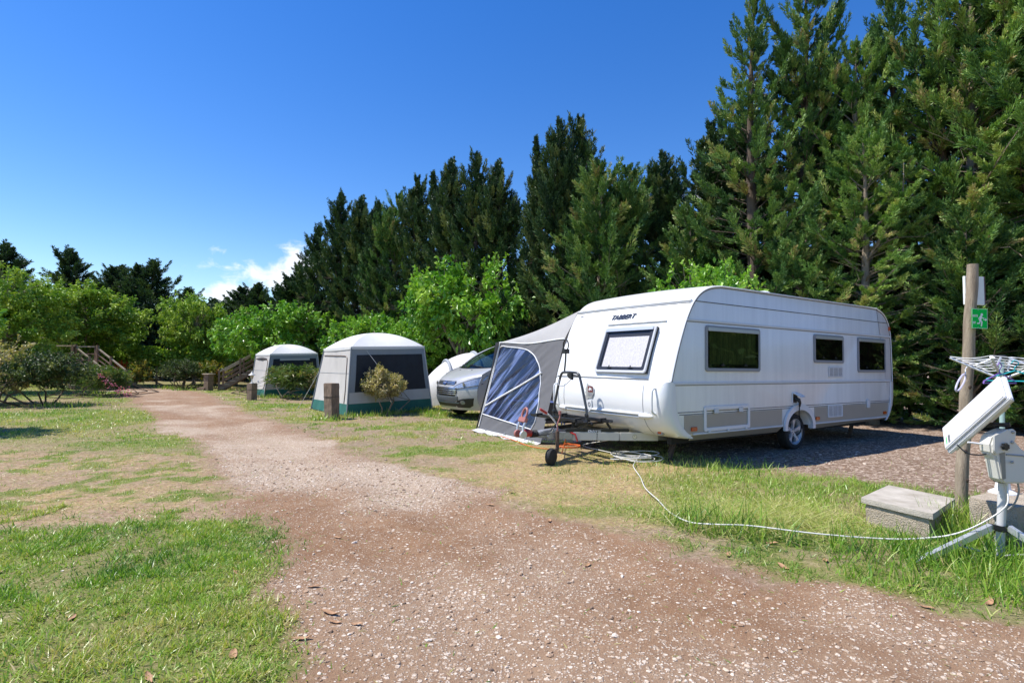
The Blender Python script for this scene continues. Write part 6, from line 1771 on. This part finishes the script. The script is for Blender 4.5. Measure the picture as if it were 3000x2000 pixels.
def make_conifers():
    # kind, distance y (m), photo-measured bearing turned into x, height, radius scale
    rows = [
        # row running from behind the tents to behind the caravan
        ('b', -12.1, 30.6, 6.9, .95), ('a', -10.7, 29.6, 8.6, 1.0), ('a', -9.15, 28.4, 10.1, 1.0), ('b', -7.7, 27.6, 9.7, .95), ('a', -6.75, 26.8, 9.2, .9),
        ('d', -5.55, 26.0, 9.4, .75), ('a', -4.45, 25.0, 9.9, .92), ('c', -3.62, 24.0, 9.9, 1.35), ('b', -2.65, 23.4, 10.1, .88), ('a', -1.60, 22.8, 10.1, .95),
        ('b', -.60, 22.2, 9.6, .85), ('c', .48, 21.6, 9.2, 1.25), ('c', .92, 20.6, 10.1, 1.15), ('b', 1.72, 20.2, 10.4, .85), ('a', 2.45, 20.4, 10.6, 1.0),
        ('d', 3.0, 18.4, 8.2, .82), ('d', 3.95, 19.2, 8.4, .85), ('b', 5.4, 19.4, 8.9, .95), ('d', 5.6, 17.2, 6.4, .75),
        ('e', 7.05, 16.0, 12.45, .95), ('h', 8.55, 15.8, 13.1, .92), ('f', 9.6, 15.0, 10.4, .72), ('a', 6.4, 17.4, 9.2, 1.0),
        ('h', 10.6, 15.2, 11.9, .85), ('e', 11.3, 14.4, 13.6, 1.0), ('f', 11.7, 13.6, 13.2, .9), ('e', 12.6, 13.4, 14.4, 1.15), ('f', 12.6, 12.2, 12.6, .9),
        ('h', 14.4, 13.4, 15.0, 1.1), ('f', 9.1, 13.9, 7.4, .70), ('f', 15.4, 12.0, 14, .95), ('b', 13.4, 15.4, 12, 1.2), ('d', 7.9, 14.6, 5.4, .62),
        ('d', 10.6, 12.7, 5.2, .66), ('b', 9.9, 17.0, 11.0, 1.2), ('b', 7.7, 18.0, 9.5, 1.2), ('b', 11.8, 11.4, 4.6, .55),
    ]
    rng = random.Random(5)
    order = sorted(range(len(rows)), key=lambda i: rows[i][1]/rows[i][2])
    words = 'first second third fourth fifth sixth seventh eighth ninth tenth eleventh twelfth thirteenth fourteenth fifteenth sixteenth seventeenth eighteenth nineteenth twentieth'.split()
    words += ['twenty-'+w for w in words[:9]] + ['thirtieth'] + ['thirty-'+w for w in words[:9]]
    desc = {'a': 'dark green pointed cypress', 'b': 'dense dark cypress with several tips', 'c': 'narrow dark spire of cypress', 'd': 'broad lighter green cypress', 'e': 'tall dark feathery cypress', 'f': 'tall olive green drooping cypress', 'h': 'tall ragged dark cypress with several tips'}
    for rank, i in enumerate(order):
        k, x, y, h, r = rows[i]
        H0, R0, mk = CON[k]
        sz = h/H0
        place_tree(k, f'{desc[k]}, {words[rank]} from the left in the tree row', 'cypress', (x, y, -.05), rng.uniform(0, 6.28), (r*1.0, r*1.0, sz), 'cypress row behind the tents and caravan', mk, 'cypress_tree')
    far = [('g', -35.5, 43, 10.0, .85, 'far dark conifer with a clean pointed top, above the pale round trees on the left'), ('g', -32.5, 45, 9.0, .8, 'dark conifer just right of the pointed far conifer on the left'), ('g', -29.5, 31.2, 7.9, .7, 'tall dark conifer cut by the left edge of the photo'), ('g', -32.0, 44.0, 8.3, .8, 'short far conifer filling the gap left of the twin tops'),
           ('g', -29.2, 40, 8.1, .75, 'far dark conifer with bent tip, left of the twin tops'), ('g', -26.7, 39, 8.1, .62, 'left one of the two far dark conifer tops over the vines'), ('g', -25.6, 38.6, 8.4, .72, 'right one of the two far dark conifer tops over the vines'), ('g', -24.2, 40.5, 6.7, .7, 'lower dark conifer between the twin tops and the yellow green tree'), ('g', -22.6, 41, 6.0, .65, 'dark conifer behind the yellow green tree, low tip'),
           ('g', -19.2, 39, 6.6, .7, 'far dark conifer below the clouds, left of three'), ('g', -17.7, 38, 6.7, .7, 'far dark conifer below the clouds, middle of three'), ('g', -16.2, 37.5, 6.3, .65, 'far dark conifer below the clouds, right of three'), ('g', -14.2, 35, 6.0, .7, 'dark conifer at the left foot of the cypress row')]
    for k, x, y, h, r, lab in far:
        H0, R0, mk = CON[k]
        place_tree(k, lab, 'conifer', (x, y, 0), rng.uniform(0, 6.28), (r*1.12, r*1.12, h/H0), 'far conifers on the left', mk, 'conifer_tree')
make_conifers()

def broadleaf_data(seed, H, Rx, z0, n_cl=150, per=90, lsz=.13, wd=.62, trunk_r=.12, tint=.5, droop=.5, flat=1.0, thick=.35, tvar=.16, hollow=.25, stems=1, shootn=30):
    rng = np.random.default_rng(seed)
    wood = MB()
    lobes = []
    zc = (H+z0)/2; Rz = (H-z0)/2
    for k in range(14):
        d = rnd_dirs(rng, 1)[0]; d[2] *= .8
        lobes.append((d*np.array([Rx*.55, Rx*.55, Rz*.55])+np.array([0, 0, zc]), rng.uniform(.38, .62)))
    C_all = []; D_all = []; L_all = []; W_all = []; T_all = []
    base = [np.array([rng.normal(0, .06*stems), rng.normal(0, .06*stems), 0]) for _ in range(stems)]
    forks = [np.array([b[0]*2.5, b[1]*2.5, max(z0*.85, .12)]) for b in base]
    for b, f in zip(base, forks): wood.tube([tuple(b), tuple((b+f)/2+rng.normal(0, .03, 3)), tuple(f)], [trunk_r, trunk_r*.8, trunk_r*.65], 8)
    for c, r in lobes:
        f = forks[rng.integers(len(forks))]
        m_ = (f+c)/2+rng.normal(0, .08*Rx, 3)
        wood.tube([tuple(p) for p in spline([tuple(f), tuple(m_), tuple(c)], 4)], [trunk_r*(.5-.4*i/8) for i in range(9)], 5)
    for i in range(n_cl):
        c, r = lobes[rng.integers(len(lobes))]
        d = rnd_dirs(rng, 1)[0]
        rad = (hollow+(1-hollow)*rng.uniform()**.35)*r
        p = c+d*np.array([Rx, Rx, Rz*flat])*rad
        if p[2] < z0*.75: p[2] = z0*.75+abs(rng.normal(0, .1))
        out = (p-np.array([0, 0, zc])); out /= np.linalg.norm(out)+1e-9
        tw = out*.7+np.array([0, 0, .35])+rng.normal(0, .3, 3); tw /= np.linalg.norm(tw)
        tl = rng.uniform(.5, 1.1)*thick
        if i % 2 == 0: wood.tube([tuple(c), tuple((c+p)/2+rng.normal(0, .05, 3)), tuple(p+tw*tl*.5)], [.012, .009, .004], 4)
        n = int(per*rng.uniform(.6, 1.3))
        s = rng.uniform(-1, 1, n)
        pos = p[None]+tw[None]*(s*tl)[:, None]+rng.normal(0, 1, (n, 3))*tl*.36*(1.15-np.abs(s))[:, None]
        dd = rnd_dirs(rng, n)*.8+out[None]*.55+np.array([[0, 0, -.25*droop]]); dd /= np.linalg.norm(dd, axis=1)[:, None]
        C_all.append(pos); D_all.append(dd); sz = rng.uniform(.65, 1.3, n)*lsz
        L_all.append(sz); W_all.append(sz*wd)
        t0 = np.clip(tint+rng.normal(0, tvar), 0, 1)
        T_all.append(np.clip(t0+rng.normal(0, .10, n), 0, 1))
    # young shoots standing out of the outline
    for i in range(shootn):
        c, r = lobes[rng.integers(len(lobes))]
        d = rnd_dirs(rng, 1)[0]; d[2] = abs(d[2])
        p = c+d*np.array([Rx, Rx, Rz*flat])*r*1.0
        tw = d*.6+np.array([0, 0, .7]); tw /= np.linalg.norm(tw); tl = rng.uniform(.25, .6)*thick*2
        n = 18; s = rng.uniform(0, 1, n)
        pos = p[None]+tw[None]*(s*tl)[:, None]
        dd = rnd_dirs(rng, n)*.9+tw[None]*.5; dd /= np.linalg.norm(dd, axis=1)[:, None]
        wood.tube([tuple(c), tuple(p), tuple(p+tw*tl)], [.009, .007, .003], 4)
        C_all.append(pos); D_all.append(dd); sz = rng.uniform(.6, 1.1, n)*lsz*(1.1-.4*s); L_all.append(sz); W_all.append(sz*wd)
        T_all.append(np.clip(tint+.2+rng.normal(0, .1, n), 0, 1))
    C = np.concatenate(C_all); D = np.concatenate(D_all); Ls = np.concatenate(L_all); Ws = np.concatenate(W_all); T = np.concatenate(T_all)
    V, Q, TT = leaf_quads(rng, C, D, Ls, Ws, T, droop=.15, fold=True)
    return V, Q, TT, wood
def bl(seed, mat, bk=bark_pale, **kw):
    def f():
        V, Q, T, w = broadleaf_data(seed, **kw); return V, Q, T, w, mat, bk
    return f
def make_broadleaf():
    g = 'leafy shade trees'
    A = bl(31, mul_mat, H=3.6, Rx=1.85, z0=1.2, n_cl=165, per=70, lsz=.165, wd=.52, tint=.55, thick=.34, shootn=90, hollow=.45)
    B = bl(32, mul_mat, H=3.4, Rx=2.2, z0=.9, n_cl=200, per=75, lsz=.15, wd=.55, tint=.52, thick=.32, shootn=70, hollow=.4)
    Cc = bl(33, yel_mat, H=5.0, Rx=2.5, z0=1.0, n_cl=260, per=85, lsz=.16, wd=.58, tint=.58, thick=.38, shootn=70)
    D_ = bl(34, yel_mat, H=6.4, Rx=3.4, z0=1.1, n_cl=350, per=95, lsz=.17, wd=.58, tint=.56, thick=.40, shootn=90)
    place_tree('A', 'bright green mulberry tree behind the silver van', 'tree', (-1.75, 21.0, 0), .4, (1.30, 1.2, 1.46), g, A, 'mulberry_tree')
    place_tree('A', 'mulberry tree whose leaves show above the caravan roof', 'tree', (5.2, 14.7, 0), 2.2, (.88, .88, 1.13), g, A, 'mulberry_tree')
    place_tree('A', 'leafy tree just outside the left edge, its shade on the lawn', 'tree', (-11.35, 9.9, 0), 1.0, (.78, .78, .95), g, A, 'mulberry_tree')
    place_tree('B', 'leafy mulberry tree directly behind the nearest tent', 'tree', (-6.0, 24.4, 0), .2, (1.05, 1.0, 1.03), g, B, 'mulberry_tree')
    place_tree('B', 'low mulberry tree between the nearest tent and the van', 'tree', (-4.3, 22.2, 0), 1.7, (.8, .8, .96), g, B, 'mulberry_tree')
    place_tree('B', 'broad mulberry tree rising behind the farther tent', 'tree', (-11.6, 26.6, 0), 3.0, (1.25, 1.25, 1.28), g, B, 'mulberry_tree')
    place_tree('B', 'small mulberry tree over the landing of the right stairs', 'tree', (-13.6, 29.8, 0), 4.0, (1.0, 1.0, 1.05), g, B, 'mulberry_tree')
    place_tree('C', 'yellow green leafy tree left of the right stairs', 'tree', (-18.3, 31.5, 0), 0, (.95, .95, 1.08), g, Cc, 'leafy_tree')
    place_tree('C', 'yellow green leafy tree close behind the right stairs', 'tree', (-16.0, 32.0, 0), 1.3, (.85, .85, .92), g, Cc, 'leafy_tree')
    place_tree('D', 'big round pale green tree behind the left stairs', 'tree', (-23.3, 29.0, 0), .5, (1.05, 1.05, .86), g, D_, 'leafy_tree')
    place_tree('D', 'bright green tree overhanging the left edge of the photo', 'tree', (-21.0, 21.5, 0), 2.5, (.9, .9, .80), g, D_, 'leafy_tree')
    place_tree('D', 'olive tinted leafy tree between the left stairs and the far conifers', 'tree', (-28.3, 35.5, 0), 4.1, (.95, .95, .97), g, D_, 'leafy_tree')
make_broadleaf()

def make_shrubs():
    def shrub(kind, name, label, cat, loc, rz, sc, group, mk): return place_tree(kind, label, cat, loc, rz, sc, group, mk, name)
    g = 'variegated evergreen shrubs'
    S1 = bl(41, var_mat, H=1.36, Rx=.60, z0=.42, n_cl=230, per=34, lsz=.075, wd=.55, trunk_r=.022, tint=.60, tvar=.2, thick=.15, stems=5, shootn=26, bk=bark_pale)
    shrub('S1', 'variegated_shrub', 'cream and green variegated shrub before the dark window of the nearest tent', 'shrub', (-3.42, 14.75, 0), .3, (.88, .88, .96), g, S1)
    S2 = bl(42, dark_shrub, H=1.55, Rx=1.35, z0=.45, n_cl=240, per=44, lsz=.085, wd=.5, trunk_r=.03, tint=.36, tvar=.2, thick=.2, stems=6, shootn=40, bk=bark)
    shrub('S2', 'dark_shrub', 'rounded dark shrub on bare stems on the left lawn', 'shrub', (-14.0, 16.5, 0), 1.0, (1.0, 1.0, .98), g, S2)
    S3 = bl(43, var_mat, H=2.0, Rx=1.4, z0=.4, n_cl=260, per=44, lsz=.10, wd=.55, trunk_r=.035, tint=.58, tvar=.2, thick=.24, stems=5, shootn=40, bk=bark_pale)
    shrub('S3', 'variegated_shrub', 'tan leaved variegated shrub at the left edge of the photo', 'shrub', (-15.5, 16.4, 0), 0, (1.05, 1.05, 1.03), g, S3)
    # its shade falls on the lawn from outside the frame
    O1 = bl(44, ole_mat, H=1.25, Rx=.8, z0=.15, n_cl=150, per=40, lsz=.15, wd=.20, trunk_r=.02, tint=.5, tvar=.2, thick=.2, stems=6, droop=-1.0, shootn=40, bk=bark)
    shrub('O1', 'oleander', 'bushy oleander with browning leaves in front of the farther tent', 'oleander', (-8.2, 20.8, 0), 0, (1.45, 1.2, 1.05), 'oleanders', O1)
    shrub('S1', 'variegated_shrub', 'small pale shrub between oleander and the nearest tent', 'shrub', (-7.0, 20.6, 0), 1.0, (.9, .9, .80), g, S1)
    OLE = shrub('O1', 'oleander', 'oleander with pink flowers at the foot of the left stairs', 'oleander', (-15.2, 20.6, 0), 2.0, (.85, .85, .85), 'oleanders', O1)
    shrub('O1', 'oleander', 'plain green oleander beside the left stairs', 'oleander', (-16.4, 21.4, 0), 4.0, (.9, .9, 1.0), 'oleanders', O1)
    rng = np.random.default_rng(3)
    def flowers(cx, cy, pts, mat, sz, name, parent=None, rz=0.0, sc=1.0):
        C = []
        for (x, y, z, r, n) in pts: C.append(np.array([[x, y, z]])+rng.normal(0, 1, (n, 3))*r)
        C = np.concatenate(C)-np.array([[cx, cy, 0]]); n = len(C)
        if parent is not None:
            c, s_ = math.cos(-rz), math.sin(-rz)
            C = np.stack([C[:, 0]*c-C[:, 1]*s_, C[:, 0]*s_+C[:, 1]*c, C[:, 2]], 1)/sc
        V, Q, T = leaf_quads(rng, C, rnd_dirs(rng, n), np.full(n, sz/sc), np.full(n, sz*.9/sc), rng.uniform(0, 1, n))
        o = npmesh(name, V, Q, mat, parent, attrs={'tint': T})
        if parent is None:
            o.location = (cx, cy, 0); tag(o, 'red flowering patch below the vines', 'flowers', kind='stuff')
    flowers(-15.2, 20.6, [(-15.0, 20.0, .80, .08, 22), (-14.8, 20.0, .62, .09, 26), (-14.6, 20.0, .45, .08, 18), (-14.3, 20.0, .25, .08, 24), (-14.05, 20.05, .20, .08, 30)], pink_mat, .055, 'pink_blossoms', OLE, 2.0, .85)
    flowers(-21.4, 29.5, [(-20.9, 29.4, 1.0, .16, 120), (-21.3, 29.4, .92, .14, 90), (-22.6, 29.4, 1.0, .08, 40)], red_mat, .08, 'red_flowers')
    P1 = bl(45, pho_mat, H=1.5, Rx=.85, z0=.25, n_cl=150, per=40, lsz=.10, wd=.5, trunk_r=.02, tint=.45, tvar=.22, thick=.2, stems=4, shootn=20, bk=bark)
    shrub('P1', 'photinia_shrub', 'yellow and bronze shrub in front of the vines', 'shrub', (-18.5, 27.2, 0), 0, (.85, .85, .9), 'yellow and red leaved shrubs', P1)
    shrub('P1', 'photinia_shrub', 'orange topped shrub left of the right stairs', 'shrub', (-15.2, 28.0, 0), 2.0, (1.0, 1.0, .92), 'yellow and red leaved shrubs', P1)
    shrub('S2', 'dark_shrub', 'grey green rounded shrub left of the right stairs', 'shrub', (-16.0, 26.6, 0), 4.0, (.85, .85, .88), g, S2)
    shrub('S2', 'dark_shrub', 'dark round shrub behind the cap of the stair bollard', 'shrub', (-17.2, 28.6, 0), .5, (.8, .8, .85), g, S2)
    shrub('S2', 'dark_shrub', 'dark shrub in the shade under the right stairs', 'shrub', (-12.6, 28.6, 0), 5.2, (1.0, .8, .9), g, S2)
    shrub('P1', 'photinia_shrub', 'low bright shrub under the landing of the right stairs', 'shrub', (-12.2, 26.6, 0), 4.0, (.7, .7, .75), 'yellow and red leaved shrubs', P1)
    # vines on a wire trellis
    root = thing('vine_trellis', 'row of green grape vines on dark posts across the far lawn', 'vines', (-20.0, 31.0, 0), R(-5))
    rv = np.random.default_rng(8)
    n = 9000
    x = rv.uniform(-3.6, 3.4, n); z = 2.0-np.abs(rv.normal(0, .48, n))-.12*np.sin(x*2.2); z = np.clip(z, .55, 2.2); y = rv.normal(0, .22, n)
    keep = rv.uniform(0, 1, n) < np.where(z < 1.2, .35+.4*np.sin(x*3)**2, 1)
    x, y, z = x[keep], y[keep], z[keep]; n = len(x)
    C = np.stack([x, y, z], 1)
    D = rnd_dirs(rv, n)+np.array([[0, -.4, -.2]]); D /= np.linalg.norm(D, axis=1)[:, None]
    V, Q, T = leaf_quads(rv, C, D, rv.uniform(.12, .24, n), rv.uniform(.12, .22, n), np.clip(rv.normal(.55, .2, n), 0, 1))
    npmesh('vine_leaves', V, Q, yel_mat, root, attrs={'tint': T})
    for k in range(5):
        q = MB(); q.tube([(-3.4+1.65*k, 0, -.02), (-3.4+1.65*k, 0, 1.85)], .055, 8); q.build('post', stairwood, root, smooth=60)
    for zz in (.9, 1.5):
        q = MB(); q.tube([(-3.4, 0, zz), (3.3, 0, zz)], .006, 5); q.build('wire', galv, root)
    # tall dark hedge closing the far side behind the vines
    hd = np.random.default_rng(9)
    def hedge(label, p0, p1, h, th, n, mat, lsz, tn):
        p0 = np.array(p0, float); p1 = np.array(p1, float); d = p1-p0; L_ = np.linalg.norm(d); d /= L_; nr = np.array([-d[1], d[0]])
        rt = thing('hedge', label, 'hedge', (p0[0], p0[1], 0), 0, 'dark hedges closing the site')
        u = hd.uniform(0, L_, n); top = h*(.8+.3*vnoise(u*.9, u*0, 5)+.12*vnoise(u*3, u*0, 6))
        z = top*hd.uniform(0, 1, n)**.8; w = th*(hd.uniform(-1, 1, n))*(1.1-.5*z/top)
        C = np.stack([d[0]*u+nr[0]*w, d[1]*u+nr[1]*w, z], 1)
        D = rnd_dirs(hd, n)+np.array([[0, 0, .4]]); D /= np.linalg.norm(D, axis=1)[:, None]
        tt = np.clip(tn+.5*(vnoise(u*1.5, z*1.5, 4)-.5)+hd.normal(0, .1, n), 0, 1)
        V, Q, T = leaf_quads(hd, C, D, hd.uniform(.6, 1.3, n)*lsz, hd.uniform(.3, .6, n)*lsz, tt)
        npmesh('hedge_foliage', V, Q, mat, rt, attrs={'tint': T})
        q = MB()
        for k in range(int(L_/1.2)): q.tube([(d[0]*(k*1.2+.5), d[1]*(k*1.2+.5), 0), (d[0]*(k*1.2+.5), d[1]*(k*1.2+.5), h*.75)], [.06, .02], 5)
        q.build('hedge_stems', bark, rt)
    # unseen wood strip added past the right edge, dark for the caravan's windows to mirror
    nb_ = 9000
    u = hd.uniform(0, 20, nb_); top = 3.4+1.5*vnoise(u*.25, u*0, 15)+1.0*vnoise(u*.9, u*0, 16)
    C = np.stack([29-u*.16+hd.normal(0, 1.0, nb_), -8+u+hd.normal(0, 1.0, nb_), top*hd.uniform(0, 1, nb_)**.8], 1)
    V, Q, T = leaf_quads(hd, C, rnd_dirs(hd, nb_), hd.uniform(.5, 1.1, nb_), hd.uniform(.3, .6, nb_), np.clip(hd.normal(.4, .2, nb_), 0, 1))
    tag(npmesh('reflection_wood', V, Q, cyp_mat, attrs={'tint': T}), 'dark wood added outside the frame for the caravan windows to mirror', 'reflection_wood', kind='stuff')
    hedge('dark hedge across the far end of the lawn behind the vines', (-38, 36), (-12.5, 40), 5.2, 1.3, 34000, far_mat, .30, .3)
    hedge('dark undergrowth below the cypress row behind the tents', (-13, 30.5), (2.5, 20.3), 3.2, .9, 22000, cyp_mat, .24, .3)
    hedge('dark undergrowth below the cypresses behind the caravan', (2.5, 20.6), (17, 10.6), 3.4, 1.0, 26000, cyp_mat, .22, .35)
    hedge('dark undergrowth on the far left behind the leafy trees', (-36, 24), (-27, 38), 4.0, 1.2, 16000, far_mat, .30, .3)
make_shrubs()
